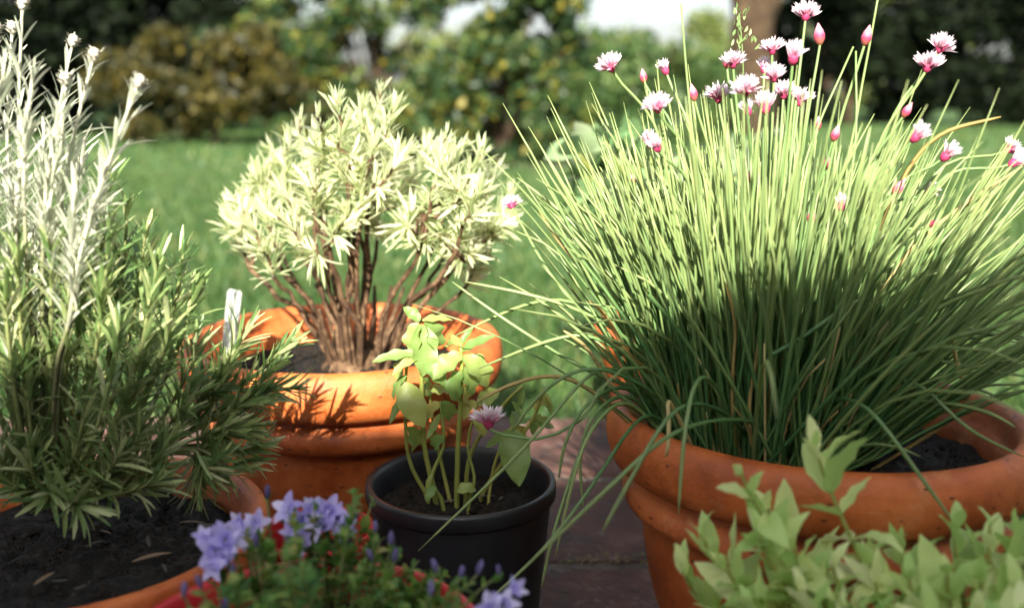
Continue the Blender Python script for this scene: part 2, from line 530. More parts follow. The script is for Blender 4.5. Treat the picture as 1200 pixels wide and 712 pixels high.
# the house behind the camera, whose eave keeps the low pots in shade while their tops stand in the sun
house = tag(empty('house', (-.191, -2.56, 0)), 'low white rendered house behind the patio with overhanging eave', 'house')
house.rotation_euler = (0, 0, R(12))
M['render'] = rough_mat('house_render', [(.35, (.62, .60, .55)), (.65, (.74, .72, .67))], 5, .85, .3, 60)
M['roof'] = rough_mat('roof_tile', [(.35, (.20, .07, .04)), (.65, (.30, .12, .07))], 8, .8, .5, 30)
obj('wall', mk_mesh('wall', *box_chunk(-7, 7, -6.0, 0, -.05, 2.30), smooth=False), M['render'], house)
EAVE_Z, EAVE_Y = 2.33, .35
rv = np.array([(-7.4, EAVE_Y, EAVE_Z - .12), (7.4, EAVE_Y, EAVE_Z - .12), (7.4, EAVE_Y, EAVE_Z), (-7.4, EAVE_Y, EAVE_Z),
               (-7.4, -3.0, EAVE_Z + .75), (7.4, -3.0, EAVE_Z + .75), (-7.4, -6.4, EAVE_Z), (7.4, -6.4, EAVE_Z), (-7.4, -6.4, EAVE_Z - .12), (7.4, -6.4, EAVE_Z - .12)])
obj('roof', mk_mesh('roof', rv, [(0, 1, 2, 3), (3, 2, 5, 4), (4, 5, 7, 6), (6, 7, 9, 8), (8, 9, 1, 0)], [(0, 3, 8), (3, 6, 8), (3, 4, 6), (1, 9, 2), (2, 9, 7), (2, 7, 5)], smooth=False), M['roof'], house)
dw = obj('door', mk_mesh('door', *box_chunk(.5, 1.45, 0.002, .05, 0, 2.05, .004), smooth=False), rough_mat('door_paint', [(.3, (.10, .16, .13)), (.7, (.13, .20, .16))], 6, .5, .1, 40), house)
obj('handle', mk_mesh('handle', *batch_tubes(np.array([[(.58, .05, 1.02), (.58, .10, 1.02), (.62, .10, 1.02), (.70, .10, 1.02)]]), np.full((1, 4), .01), 8)), M['black_plastic'] if 'black_plastic' in M else None, dw)

# grass: near, middle and far lawn, thinning with distance
def grass_chunk(n, xr, yr, h, w, keep=None):
    x = rng.uniform(*xr, n); y = rng.uniform(*yr, n)
    k = np.ones(n, bool) if keep is None else keep(x, y)
    x, y = x[k], y[k]
    n = len(x)
    a = rng.uniform(0, 2 * math.pi, n)
    hh = h * rng.uniform(.45, 1.25, n)
    clump = np.array([noise.noise(Vector((px * 2.2, py * 2.2, 0))) for px, py in zip(x, y)])
    hh *= 1 + .35 * clump
    lean = rng.uniform(.1, .9, n) * hh
    d = np.stack([np.cos(a), np.sin(a), 0 * a], 1)
    ww = w * rng.uniform(.6, 1.3, n)
    wa = rng.uniform(0, 2 * math.pi, n)
    s = np.stack([np.cos(wa), np.sin(wa), 0 * a], 1) * ww[:, None] * .5
    b = np.stack([x, y, np.full(n, -.012)], 1)
    mid = b + d * (lean * .3)[:, None] + np.array([0, 0, 1]) * (hh * .6)[:, None]
    tip = b + d * lean[:, None] + np.array([0, 0, 1]) * (hh * .95)[:, None]
    V = np.stack([b - s, b + s, mid + s * .8, mid - s * .8, tip], 1)
    o = (np.arange(n) * 5)[:, None]
    Q = np.array([[0, 1, 2, 3]]) + o
    T = np.array([[3, 2, 4]]) + o
    ti = np.clip(rng.rand(n) * .75 + .25 * (clump + .5), 0, 1)
    return V.reshape(-1, 3), Q, T, np.repeat(ti, 5), np.tile([0, 0, .6, .6, 1], n)


wedge = lambda x, y: (np.abs(x) < .57 * y + .35)
off_patio = lambda x, y: ~((x > PAT_X0 - .0) & (x < PAT_X1 + .01) & (y < PAT_Y1 + .01))
ch = merge([grass_chunk(52000, (-2.4, 2.4), (1.75, 3.4), .06, .0042, lambda x, y: wedge(x, y) & off_patio(x, y)),
            grass_chunk(14000, (.33, 1.7), (.45, 1.9), .075, .0042, lambda x, y: off_patio(x, y) & (x < .6 * y + .55)),
            grass_chunk(72000, (-5, 5), (3.3, 8), .055, .008, wedge),
            grass_chunk(60000, (-12, 12), (7.8, 20), .055, .022, wedge)])
tag(obj('grass', mk_mesh('grass', *ch), M['grass']), 'fine green lawn grass covering the ground behind the pots', 'grass', kind='stuff')


# ================================================================== POTS
def soil_parts(parent, r, z, mound=.012, n_crumb=260, flecks=8, seed=0):
    rr = np.random.RandomState(seed)
    nr, na = 44, 130
    V = [(0, 0, z + mound)]
    for i in range(1, nr + 1):
        q = i / nr * r
        for j in range(na):
            a = j * 2 * math.pi / na
            x, y = q * math.cos(a), q * math.sin(a)
            h = noise.noise(Vector((x * 26, y * 26, seed))) * .008 + noise.noise(Vector((x * 80, y * 80, seed))) * .005 + abs(noise.noise(Vector((x * 210, y * 210, seed)))) * .006
            V.append((x, y, z + mound * (1 - (i / nr) ** 2) + h))
    T = [(0, 1 + j, 1 + (j + 1) % na) for j in range(na)]
    Q = [(1 + (i - 1) * na + j, 1 + (i - 1) * na + (j + 1) % na, 1 + i * na + (j + 1) % na, 1 + i * na + j) for i in range(1, nr) for j in range(na)]
    so = obj('soil', mk_mesh('soil', V, Q, T), M['soil'], parent)
    # crumbs: small angular lumps
    octv = np.array([(1, 0, 0), (-1, 0, 0), (0, 1, 0), (0, -1, 0), (0, 0, 1), (0, 0, -1)], float)
    octt = np.array([(0, 2, 4), (2, 1, 4), (1, 3, 4), (3, 0, 4), (2, 0, 5), (1, 2, 5), (3, 1, 5), (0, 3, 5)])
    q = r * .96 * np.sqrt(rr.rand(n_crumb)); a = rr.rand(n_crumb) * 2 * math.pi
    sz = rr.uniform(.0008, .0028, n_crumb) * (1 + (rr.rand(n_crumb) > .93))
    c = np.stack([q * np.cos(a), q * np.sin(a), z + mound * (1 - (q / r) ** 2) + .002 + 0 * q], 1)
    V = c[:, None] + octv[None] * (sz[:, None] * rr.uniform(.5, 1.4, (n_crumb, 6)))[..., None]
    T = (octt[None] + (np.arange(n_crumb) * 6)[:, None, None]).reshape(-1, 3)
    obj('soil_crumbs', mk_mesh('soil_crumbs', V, None, T, smooth=False), M['crumb'], so, kind='stuff')
    return so


def terracotta_pot(name, loc, Rm, H, label, seed, soil_z=.86, tilt=(0, 0), cat='plant pot', group='terracotta pots on the patio', spin=0):
    root = empty(name, loc, label, cat, group)
    root.rotation_euler = (tilt[0], tilt[1], spin)
    P = lambda pts: [(r * Rm, z * H) for r, z in pts]
    body = P([(.0, .03), (.50, .03), (.50, 0), (.55, 0), (.57, .015), (.61, .10), (.67, .2), (.725, .3), (.765, .4), (.79, .5), (.805, .58), (.812, .645)])
    collar = P([(.812, .645), (.825, .656), (.870, .660), (.897, .672), (.908, .695), (.906, .725), (.890, .748), (.862, .762), (.842, .775), (.845, .79)])
    rim = P([(.845, .79), (.875, .796), (.93, .802), (.968, .822), (.985, .86), (.995, .90), (.992, .94), (.98, .97), (.96, .99), (.93, 1.0), (.90, .995),
             (.878, .98), (.866, .955), (.858, .92), (.845, .905), (.828, .895), (.815, .86), (.80, .78), (.78, .70)])
    jit = .0035
    obj('body', lathe(body, 96, jit), M['terracotta'], root)
    obj('collar', lathe(collar, 96, jit), M['terracotta'], root)
    obj('rim', lathe(rim, 96, jit), M['terracotta'], root)
    soil_parts(root, .805 * Rm, soil_z * H, .012, 1200, seed=seed)
    return root


POT_A = np.array([.303, .953]); POT_B = np.array([-.221, 1.268]); POT_C = np.array([-.388, .811])
A_R, A_H = .211, .303
terracotta_pot('terracotta_pot', (POT_A[0], POT_A[1], 0), A_R, A_H, 'wide orange terracotta pot with heavy rolled rim holding the flowering chives', 1, tilt=(R(-1.5), R(.5)), soil_z=.83)
terracotta_pot('terracotta_pot', (POT_B[0], POT_B[1], 0), .21, .304, 'wide terracotta pot holding the pale shrub with bare brown stems', 2, spin=1.3, soil_z=.82)


def simple_pot(name, loc, Rm, H, mat, label, cat, base_r=.74, lip=.06, seed=3, soil=.86, group=None, wall=.014):
    root = empty(name, loc, label, cat, group)
    w = wall
    body = [(0, .004), (Rm * base_r * .94, .004), (Rm * base_r * .96, 0), (Rm * base_r, .003), (Rm * (base_r + (0.95 - base_r) * .5), H * .47), (Rm * .95, H * (1 - lip) - .003)]
    z0 = H * (1 - lip)
    rim = [(Rm * .95, z0 - .003), (Rm * .985, z0), (Rm, z0 + .002), (Rm * 1.0, H - .004), (Rm * .992, H - .0012), (Rm * .98, H), (Rm * .98 - w * .6, H), (Rm * .98 - w * .9, H - .002),
           (Rm * .97 - w, H - .006), (Rm * .95 - w, z0), (Rm * .88 - w, H * .6)]
    obj('body', lathe(body, 80), mat, root)
    obj('rim', lathe(rim, 80), mat, root)
    soil_parts(root, Rm * .93 - w, H * soil, .008, 900, seed=seed)
    return root


POT_K = np.array([-.055, 1.011])
simple_pot('nursery_pot', (POT_K[0], POT_K[1], 0), .1025, .205, M['black_plastic'], 'black plastic nursery pot holding the ragged basil', 'plant pot', .78, .085, 4, soil=.84, wall=.006)
simple_pot('flower_pot', (POT_C[0], POT_C[1], 0), .170, .243, M['terracotta'], 'broad plain terracotta pot of dark soil under the tall rosemary', 'plant pot', .72, .16, 5, soil=.87, group='terracotta pots on the patio', wall=.012)
POT_D = np.array([-.144, .612])
simple_pot('plastic_pot', (POT_D[0], POT_D[1], 0), .130, .2455, M['red_plastic'], 'glossy red plastic pot overgrown by the violet bellflowers', 'plant pot', .74, .07, 6, soil=.86, wall=.006)
simple_pot('plastic_pot', (-.194, .927, 0), .057, .186, M['red_plastic'], 'tall narrow red plastic pot tucked between the black pot and rosemary pot', 'plant pot', .76, .06, 7, soil=.8, wall=.004)

# terracotta pot behind the chives, with the broad-leaved sage
POT_E = np.array([.30, 1.70])
simple_pot('flower_pot', (POT_E[0], POT_E[1], 0), .155, .215, M['terracotta'], 'terracotta pot standing behind the chives with broad pale leaves', 'plant pot', .70, .17, 8, group='terracotta pots on the patio', wall=.012)

# ================================================================== CHIVES
SOIL_A = A_H * .83 + .006
chive_c = np.array([.248, .945])
chives = empty('chive_plant', (chive_c[0], chive_c[1], SOIL_A), 'big clump of green chives with pink flowers fanning from the terracotta pot', 'chives')
CO = np.array([chive_c[0], chive_c[1], SOIL_A])


def grow(n, k, L, th0, th1, az, base, wob=.02):
    """Integrate n blades: inclination goes from th0 to th1 (radians from vertical) along the blade, at azimuth az."""
    s = np.linspace(0, 1, k)
    th = th0[:, None] + (th1 - th0)[:, None] * s[None] ** 1.4
    azs = az[:, None] + wob * rng.randn(n)[:, None] * s[None] * 6
    st = (L / (k - 1))[:, None]
    dx = np.sin(th) * np.cos(azs) * st; dy = np.sin(th) * np.sin(azs) * st; dz = np.cos(th) * st
    P = np.stack([np.cumsum(dx, 1) - dx, np.cumsum(dy, 1) - dy, np.cumsum(dz, 1) - dz], 2)
    return P + base[:, None]


NB = 900
ang = rng.uniform(0, 2 * math.pi, NB)
rad = np.sqrt(rng.rand(NB))
base = np.stack([rad * np.cos(ang) * .098, rad * np.sin(ang) * .085, rng.uniform(-.01, 0, NB)], 1)
az = ang + rng.randn(NB) * .55
th0 = R(1) + rad * R(24) * rng.uniform(.4, 1.3, NB) + np.abs(rng.randn(NB)) * R(4)
droop = rng.uniform(R(2), R(24), NB)
hv = rng.rand(NB)
m_ = hv > .80
droop[m_] += rng.uniform(R(15), R(55), m_.sum())
m_ = (hv > .955) & (rad > .5)
droop[m_] += rng.uniform(R(30), R(60), m_.sum())
# the clump sprawls more to the sides than to the front
sidew = np.abs(np.cos(az))
th0 *= .70 + .55 * sidew
droop *= .55 + .65 * sidew
th0[np.cos(az) > .3] *= 1.25
lf = np.cos(az) < -.1
th0[lf] *= .62
droop[lf] *= .62
sprawl = lf & (rng.rand(NB) > .86)
th0[sprawl] *= 1.9
droop[sprawl] *= 2.2
Lb = rng.normal(.305, .045, NB).clip(.16, .39)
Lb *= 1 - .10 * (np.degrees(th0 + droop) > 70)
Kb = 8
Pb = grow(NB, Kb, Lb, th0, th0 + droop, az, base)
# no blade dips into the pot wall or the table of soil: lift those that would
Pb[:, :, 2] = np.maximum(Pb[:, :, 2], .004 + 0 * Pb[:, :, 2])
s8 = np.linspace(0, 1, Kb)
rb = rng.uniform(.0012, .0021, NB)[:, None] * np.interp(s8, [0, .15, .7, .92, 1], [.85, 1, .9, .55, .15])[None]
near = np.argsort(Pb[:, 4, 1] - .25 * np.abs(Pb[:, 4, 0]))      # those towards the camera or the flanks first
pick = near[:270]
rest = near[270:]
for i in pick:
    obj('leaf', mk_mesh('chive_leaf', *batch_tubes(Pb[i:i + 1], rb[i:i + 1], 4, tint=rng.rand(1) * .8)), M['chive'], chives)
obj('leaves', mk_mesh('chive_leaves', *batch_tubes(Pb[rest], rb[rest], 4, tint=rng.rand(len(rest)) * .85)), M['chive'], chives, kind='stuff')

# blades picked out in the photograph: (pixel track, distances)
tracks = [
    ([(735, 470), (690, 505), (650, 620), (634, 690)], (.93, .90, .87, .86), 0),
    ([(740, 470), (695, 500), (672, 560), (650, 655)], (.90, .86, .84, .83), 0),
    ([(760, 480), (700, 560), (640, 640), (562, 712)], (.90, .84, .80, .78), 0),
    ([(760, 460), (700, 430), (620, 520), (490, 645)], (.93, .88, .86, .85), 0),
    ([(745, 455), (690, 470), (662, 520), (655, 560)], (.92, .88, .87, .87), 0),
    ([(745, 465), (700, 480), (680, 530), (684, 600)], (.92, .88, .87, .87), 0),
    ([(790, 470), (700, 440), (600, 380), (530, 330)], (.95, .95, .96, .98), 0),
    ([(800, 460), (720, 385), (640, 350), (545, 330)], (.95, .93, .93, .94), 0),
    ([(770, 450), (700, 395), (640, 400), (560, 432)], (.96, .95, .95, .96), 0),
    ([(770, 440), (690, 360), (620, 355), (530, 395)], (.96, .96, .98, 1.0), 0),
    ([(780, 470), (700, 430), (640, 455), (600, 505)], (.9, .87, .87, .88), 0),
    ([(790, 430), (720, 330), (670, 260), (606, 208)], (.98, 1.0, 1.02, 1.04), 0),
    ([(800, 430), (740, 350), (690, 270), (655, 222)], (.98, 1.0, 1.02, 1.04), 0),
    ([(790, 440), (715, 350), (660, 290), (628, 240)], (.98, 1.0, 1.02, 1.04), 1),
    ([(800, 400), (760, 290), (728, 230), (702, 195)], (.98, 1.0, 1.02, 1.04), 0),
    ([(1000, 470), (990, 420), (1040, 300), (1110, 190)], (.93, .92, .9, .88), 0),
    ([(985, 430), (1035, 260), (1090, 165), (1173, 137)], (.93, .93, .92, .90), 2),
    ([(985, 430), (1060, 300), (1130, 240), (1198, 195)], (.93, .93, .92, .90), 2),
    ([(850, 470), (820, 440), (803, 500), (795, 602)], (.84, .79, .75, .73), 0),
    ([(870, 500), (800, 470), (740, 560), (706, 622)], (.86, .76, .72, .71), 0),
    ([(890, 495), (800, 500), (720, 565), (620, 660)], (.85, .75, .72, .72), 0),
    ([(760, 345), (790, 380), (830, 440), (860, 500)], (.84, .84, .85, .87), 0),
    ([(905, 415), (940, 395), (990, 360), (1022, 346)], (.82, .82, .83, .84), 3),
    ([(960, 480), (1010, 470), (1080, 560), (1118, 612)], (.9, .78, .74, .73), 0),
    ([(980, 480), (1060, 440), (1130, 500), (1200, 535)], (.92, .84, .80, .80), 0),
    ([(1000, 470), (1080, 400), (1150, 390), (1210, 400)], (.95, .93, .92, .92), 0),
    ([(1000, 460), (1060, 420), (1140, 430), (1200, 440)], (.93, .88, .86, .86), 0),
    ([(1000, 480), (1080, 470), (1150, 480), (1190, 500)], (.93, .86, .82, .80), 0),
    ([(720, 455), (690, 410), (672, 395), (660, 387)], (.93, .92, .92, .92), 2),
    ([(790, 455), (740, 420), (712, 372), (690, 352)], (.93, .92, .92, .92), 2),
    ([(700, 462), (650, 440), (600, 450), (560, 470)], (.9, .89, .88, .88), 2),
    ([(860, 510), (858, 440), (862, 380), (850, 330)], (.87, .86, .86, .86), 2),
    ([(880, 520), (878, 470), (885, 430), (890, 395)], (.86, .85, .85, .85), 2),
    ([(1130, 480), (1125, 440), (1118, 410), (1116, 395)], (.86, .86, .86, .87), 2),
    ([(786, 470), (784, 490), (783, 520), (780, 535)], (.83, .82, .80, .80), 2),
]
for pts, dist, kind in tracks:
    W_ = np.array([px_y(p[0], p[1], d) for p, d in zip(pts, dist)])
    if kind in (0, 1, 2) and pts[0][1] > 430 and pts[0][1] < 520:
        b0 = CO + np.array([np.clip((W_[0][0] - CO[0]) * .6, -.09, .09), np.clip((W_[0][1] - CO[1]) * .6, -.08, .08), 0])
        W_ = np.vstack([b0[None], W_])
    C_ = catmull(W_ - CO, 22)
    for _ in range(3):
        C_[1:-1] = .25 * C_[:-2] + .5 * C_[1:-1] + .25 * C_[2:]
    r_ = .0021 * np.interp(np.linspace(0, 1, 22), [0, .15, .8, .95, 1], [.9, 1, .9, .6, .2])
    mt = M['chive_dry'] if kind in (1, 2) else M['chive']
    obj('dry_leaf' if kind in (1, 2) else 'leaf', mk_mesh('chive_leaf', *batch_tubes(C_[None], r_[None], 4, tint=[.55 + .3 * rng.rand()])), mt, chives)
# withered yellow blades inside the clump
for i in range(34):
    a = rng.uniform(math.pi, 2 * math.pi); q = rng.uniform(.5, 1.05)
    b = np.array([[q * math.cos(a) * .10, q * math.sin(a) * .085, 0]])
    L_ = np.array([rng.uniform(.07, .19)])
    P_ = grow(1, 6, L_, np.array([R(rng.uniform(3, 25))]), np.array([R(rng.uniform(15, 70))]), np.array([a + rng.randn() * .6]), b)
    obj('dry_leaf', mk_mesh('chive_dry_leaf', *batch_tubes(P_, np.full((1, 6), .0016) * np.linspace(1, .5, 6), 4)), M['chive_dry'], chives)


# flower heads
def make_bloom(seed, n=62, openness=1.0):
    n = int(n * 1.7)
    rr = np.random.RandomState(seed)
    ch = []
    z = rr.uniform(-.25, 1, n); a = rr.rand(n) * 2 * math.pi
    q = np.sqrt(1 - z * z)
    d = np.stack([q * np.cos(a) * openness, q * np.sin(a) * openness, z * .8 + .62], 1)
    d = nrm(d)
    L = rr.uniform(.0100, .0150, n)
    b = d * .002 + np.array([0, 0, .001])
    up = nrm(rr.randn(n, 3))
    c = batch_leaves(b, d, up, L, .0029, rr.uniform(-.5, .5, n), 'lance', 4, .5, tint=rr.rand(n))
    ch.append(c)
    # basal core
    core = lathe([(0, -.0025), (.0016, -.0022), (.0036, .0005), (.0042, .0035), (.003, .006), (0, .007)], 10)
    ch.append((core[0], core[1], None, None, np.zeros(len(core[0]))))
    me = mk_mesh('flower_head', *merge(ch))
    me.materials.append(M['bloom'])
    return me


def make_bud(s=1.0, pale=0.0):
    prof = [(0, -.001), (.0013, -.0008), (.0030, .0015), (.0043, .0045), (.0044, .0072), (.0034, .0108), (.0018, .0140), (.0006, .0165), (0, .0172)]
    c = lathe([(r * s, z * s) for r, z in prof], 12)
    al = np.clip(c[0][:, 2] / (.0172 * s), 0, 1)
    me = mk_mesh('flower_bud', c[0], c[1], None, None, al)
    me.materials.append(M['bud'])
    return me


blooms = [make_bloom(1, 66, 1.0), make_bloom(2, 58, .95), make_bloom(3, 70, 1.05)]
halfs = [make_bloom(4, 44, .42), make_bloom(5, 40, .35)]
buds = [make_bud(1.0), make_bud(1.15)]
# (pixel x, y of the head's middle, kind, size)
heads = [
    (717, 72, 'o', 1.0), (771, 120, 'o', 1.0), (763, 161, 'h', 1.0), (771, 166, 'h', .9), (859, 68, 'o', 1.0), (842, 108, 'o', 1.15),
    (874, 100, 'o', 1.05), (905, 52, 'o', .95), (929, 63, 'h', 1.15), (907, 84, 'o', 1.0), (897, 121, 'h', 1.1), (877, 124, 'h', 1.0),
    (918, 104, 'o', 1.05), (936, 112, 'o', 1.1), (944, 12, 'o', 1.1), (1100, 50, 'o', 1.05), (1086, 72, 'o', 1.1), (1070, 154, 'h', 1.1),
    (1105, 176, 'h', 1.1), (1180, 167, 'o', .9), (1184, 183, 'h', 1.0), (600, 233, 'o', .85), (573, 489, 'o', 1.4), (895, 74, 'h', .9),
    (755, 87, 'b', 1.05), (781, 76, 'h', .9), (814, 108, 'b', 1.15), (961, 42, 'b', 1.3), (1013, 43, 'b', 1.3), (1058, 127, 'b', .9),
    (958, 142, 'b', 1.0), (976, 155, 'b', .95), (745, 205, 'b', .7), (882, 205, 'b', .9), (968, 188, 'b', 1.1), (949, 252, 'b', .95),
    (990, 272, 'b', .8), (1047, 218, 'b', 1.1), (1085, 217, 'h', .9), (1089, 255, 'b', .7), (852, 70, 'b', .9), (936, 184, 'b', .7), (985, 235, 'h', .9),
]
for i, (px, py, kd, sz) in enumerate(heads):
    Y = .945 + rng.uniform(-.10, .10)
    mid = None
    if (px, py) == (573, 489):
        Y = .93
    if px > 1040:
        Y = .93 + rng.uniform(-.05, .05)
    tip = px_y(px, py + 10, Y) - CO
    aa = math.atan2(tip[1] + .001, tip[0]); qq = min(1.0, np.linalg.norm(tip[:2]) / .2)
    b = np.array([math.cos(aa) * qq * .075, math.sin(aa) * qq * .07, 0])
    ctrl = [b, b * .45 + tip * .55 + np.array([0, 0, .035 + .06 * qq]) - .06 * np.array([tip[0], tip[1], 0]), tip]
    if (px, py) == (573, 489):
        ctrl = [b] + [px_y(*t) - CO for t in ((715, 452, .90), (690, 485, .885), (640, 513, .89), (600, 511, .91), (578, 505, .925))] + [tip]
    if (px, py) == (600, 233):
        ctrl = [b, px_y(740, 420, .96) - CO, px_y(655, 335, .97) - CO, tip]
    C_ = catmull(ctrl, 12)
    r_ = np.linspace(.0019, .0013, 12)
    st = obj('flower_stalk', mk_mesh('flower_stalk', *batch_tubes(C_[None], r_[None], 5, cap=False)), M['stalk'], chives)
    me = {'o': blooms[i % 3], 'h': halfs[i % 2], 'b': buds[i % 2]}[kd]
    ax = Vector(C_[-1] - C_[-2]).normalized()
    ax = (ax + Vector((rng.uniform(-.3, .3), rng.uniform(-.3, .3), .5))).normalized()
    rot = ax.to_track_quat('Z', 'Y').to_matrix().to_4x4() @ Matrix.Rotation(rng.uniform(0, 6.28), 4, 'Z')
    obj('flower_bud' if kd == 'b' else 'flower_head', me, None, st, Matrix.Translation(Vector(C_[-1])) @ rot @ Matrix.Scale(sz * (.82 if kd == 'b' else 1.0), 4))
# bare tall stems running out of the top
for pts, dist in (([(905, 480), (985, 220), (1012, 90), (1032, -20)], (.95, .95, .95, .95)), ([(850, 480), (822, 260), (806, 100), (798, 5)], (.93, .93, .93, .93)),
                  ([(960, 400), (1000, 190), (1003, 60)], (.9, .92, .94)), ([(900, 400), (940, 200), (1000, 55)], (.9, .92, .94))):
    W_ = np.array([px_y(p[0], p[1], d) for p, d in zip(pts, dist)])
    W_ = np.vstack([(CO + (W_[0] - CO) * .3 * np.array([1, 1, 0]))[None], W_]) - CO
    C_ = catmull(W_, 12)
    obj('flower_stalk', mk_mesh('flower_stalk', *batch_tubes(C_[None], np.linspace(.0021, .0009, 12)[None], 5)), M['stalk'], chives)

# a wild grass stalk with a seed head growing among the chives
gs_base = np.array([.24, 1.02, SOIL_A])
gs = empty('grass_stalk', gs_base, 'thin wild grass stalk with small seed head among the chive flowers', 'grass stalk')
W_ = np.array([(0, 0, 0), px_y(872, 300, .99) - gs_base, px_y(872, 140, .97) - gs_base, px_y(870, 60, .96) - gs_base, px_y(866, 16, .96) - gs_base])
C_ = catmull(W_, 14)
obj('stem', mk_mesh('stem', *batch_tubes(C_[None], np.linspace(.0011, .0005, 14)[None], 4)), M['stalk'], gs)
bs, ds = [], []
for i in range(34):
    u = rng.uniform(.74, 1.0)
    p = C_[min(13, int(u * 13))] * (1 - (u * 13) % 1) + C_[min(13, int(u * 13) + 1)] * ((u * 13) % 1)
    off = rng.randn(3) * .0025 + np.array([rng.choice([-1, 1]) * rng.uniform(0, .012) * (1.02 - u) * 4, 0, .003])
    bs.append(p + off); ds.append(nrm(np.array([rng.randn() * .35, rng.randn() * .3, 1])))
obj('seed_head', mk_mesh('seed_head', *batch_leaves(bs, ds, rng.randn(34, 3), .007, .0028, .2, 'ovate', 4, .6)), M['stalk'], gs)


# ================================================================== NEEDLE-LEAVED SHRUBS
def shoot_leaves(C, n, L, W, spread, start, jitter=.3, upness=.5, taper=.55):
    """Leaves in whorls along a stem centre line C (k,3). Returns base, dir, up, length."""
    k = len(C)
    u = start + (1 - start) * np.sort(rng.rand(n)) ** .9
    f = u * (k - 1)
    i = np.clip(f.astype(int), 0, k - 2)
    w = (f - i)[:, None]
    p = C[i] * (1 - w) + C[i + 1] * w
    t = nrm(C[i + 1] - C[i])
    a = np.arange(n) * 2.4 + rng.rand(n) * jitter * 3
    ref = np.cross(t, np.array([.3, .5, .81])); ref = nrm(ref)
    ref2 = np.cross(t, ref)
    out = np.cos(a)[:, None] * ref + np.sin(a)[:, None] * ref2
    sp = spread * rng.uniform(.6, 1.3, n) * np.interp(u, [start, .85, 1], [1.15, .8, .4])
    d = nrm(t * np.cos(sp)[:, None] + out * np.sin(sp)[:, None] + rng.randn(n, 3) * .15)
    up = nrm(t - d * np.sum(t * d, 1, keepdims=True) + rng.randn(n, 3) * .12)
    ll = L * rng.uniform(.7, 1.2, n) * np.interp(u, [start, .5, .9, 1], [.85, 1.0, .9, taper])
    return p, d, up, ll


def shoot(plant, C, r0, r1, stem_mat, leaf_me, leaf_mat_, n, L, wr, spread, start, single, kind='needle', curl=(.1, .6), stem_name='stem', fold=.35):
    st = obj(stem_name, mk_mesh(stem_name, *batch_tubes(C[None], np.linspace(r0, r1, len(C))[None], 6)), stem_mat, plant)
    if n == 0:
        return st
    p, d, up, ll = shoot_leaves(C, n, L, None, spread, start)
    order = np.argsort(-ll)
    a, b = order[:single], order[single:]
    for j in a:
        obj('leaf', leaf_me[rng.randint(len(leaf_me))], None, st, leaf_matrix(p[j], d[j], up[j], ll[j]))
    if len(b):
        obj('leaves', mk_mesh('leaves', *batch_leaves(p[b], d[b], up[b], ll[b], ll[b] * wr, rng.uniform(curl[0], curl[1], len(b)), kind, 5, fold)), leaf_mat_, st, kind='stuff')
    return st


# ---- rosemary (pot C)
SOIL_C = .243 * .87 + .006
ros_o = np.array([POT_C[0] - .02, POT_C[1] + .03, SOIL_C])
ros = empty('rosemary_plant', ros_o, 'tall bushy rosemary with upper shoots coloured an overexposed white in the dark soil pot', 'rosemary')
ros_leaf = unit_leaves('rosemary_leaf', 'needle', .105, (.15, .35, .6), M['rosemary'], 5, .35)
overexp_leaf = unit_leaves('overexposed_leaf', 'needle', .095, (.1, .3, .5), M['overexposed'], 5, .35)


def ctrl_curve(base_o, pts, k=12):
    W = np.array([px_y(*p) for p in pts]) - base_o
    return catmull(W, k)


# tall shoots, overexposed white painted into their colour: (tip pixel, lower pixel)
overexposed = [((26, 12), (30, 300), 1), ((14, 40), (15, 280), 1), ((84, 55), (45, 290), 1), ((108, 72), (60, 300), 1), ((160, 103), (92, 300), 1), ((76, 100), (78, 320), 1),
          ((5, 75), (-10, 300), 0), ((52, 150), (55, 330), 0), ((-6, 40), (-30, 280), 1), ((100, 160), (85, 330), 0), ((30, 150), (20, 340), 0), ((64, 190), (62, 340), 0),
          ((125, 190), (110, 340), 0), ((88, 215), (90, 360), 0), ((-5, 160), (-10, 360), 0), ((18, 215), (15, 370), 0), ((112, 235), (80, 380), 0), ((45, 235), (40, 380), 0),
          ((-20, 110), (-30, 330), 0), ((70, 130), (50, 300), 0), ((38, 90), (30, 280), 0)]
bud_me = []
for sd_ in range(2):
    rr = np.random.RandomState(40 + sd_)
    c = lathe([(0, 0), (.0022, .0005), (.0042, .003), (.0046, .006), (.0040, .009), (.0026, .011), (0, .0115)], 12)
    V = c[0] + rr.randn(*c[0].shape) * .0003
    n = 26
    a = rr.rand(n) * 6.28; z = rr.uniform(.001, .011, n)
    d = np.stack([np.cos(a), np.sin(a), .7 + rr.rand(n)], 1)
    b = np.stack([np.cos(a) * .0032, np.sin(a) * .0032, z * .8], 1)
    sc = batch_leaves(b, d, -d + np.array([0, 0, 2.0]), .0052, .003, .5, 'ovate', 4, .4)
    me = mk_mesh('woolly_bud', *merge([(V, c[1], None, None, None), sc])); me.materials.append(M['woolly'])
    bud_me.append(me)
for i, (tp, lo, bud) in enumerate(overexposed):
    Y = POT_C[1] + .03 + rng.uniform(-.06, .10)
    mid = ((tp[0] * .55 + lo[0] * .45) - 6, (tp[1] * .5 + lo[1] * .5))
    C_ = ctrl_curve(ros_o, [(50 + (lo[0] - 50) * .35, 585 + rng.uniform(-8, 8), POT_C[1] + .03 + (Y - POT_C[1] - .03) * .3), ((lo[0] + 50) / 2, 440, Y), (*lo, Y), (*mid, Y), (*tp, Y)], 16)
    st = shoot(ros, C_, .0022, .0011, M['overexposed_stem'], overexp_leaf, M['overexposed'], 46, .033, .095, .52, .42, 5, stem_name='overexposed_shoot')
    if bud:
        ax = Vector(C_[-1] - C_[-2]).normalized()
        rot = ax.to_track_quat('Z', 'Y').to_matrix().to_4x4()
        obj('flower_bud', bud_me[i % 2], None, st, Matrix.Translation(Vector(C_[-1])) @ rot @ Matrix.Scale(.95, 4))

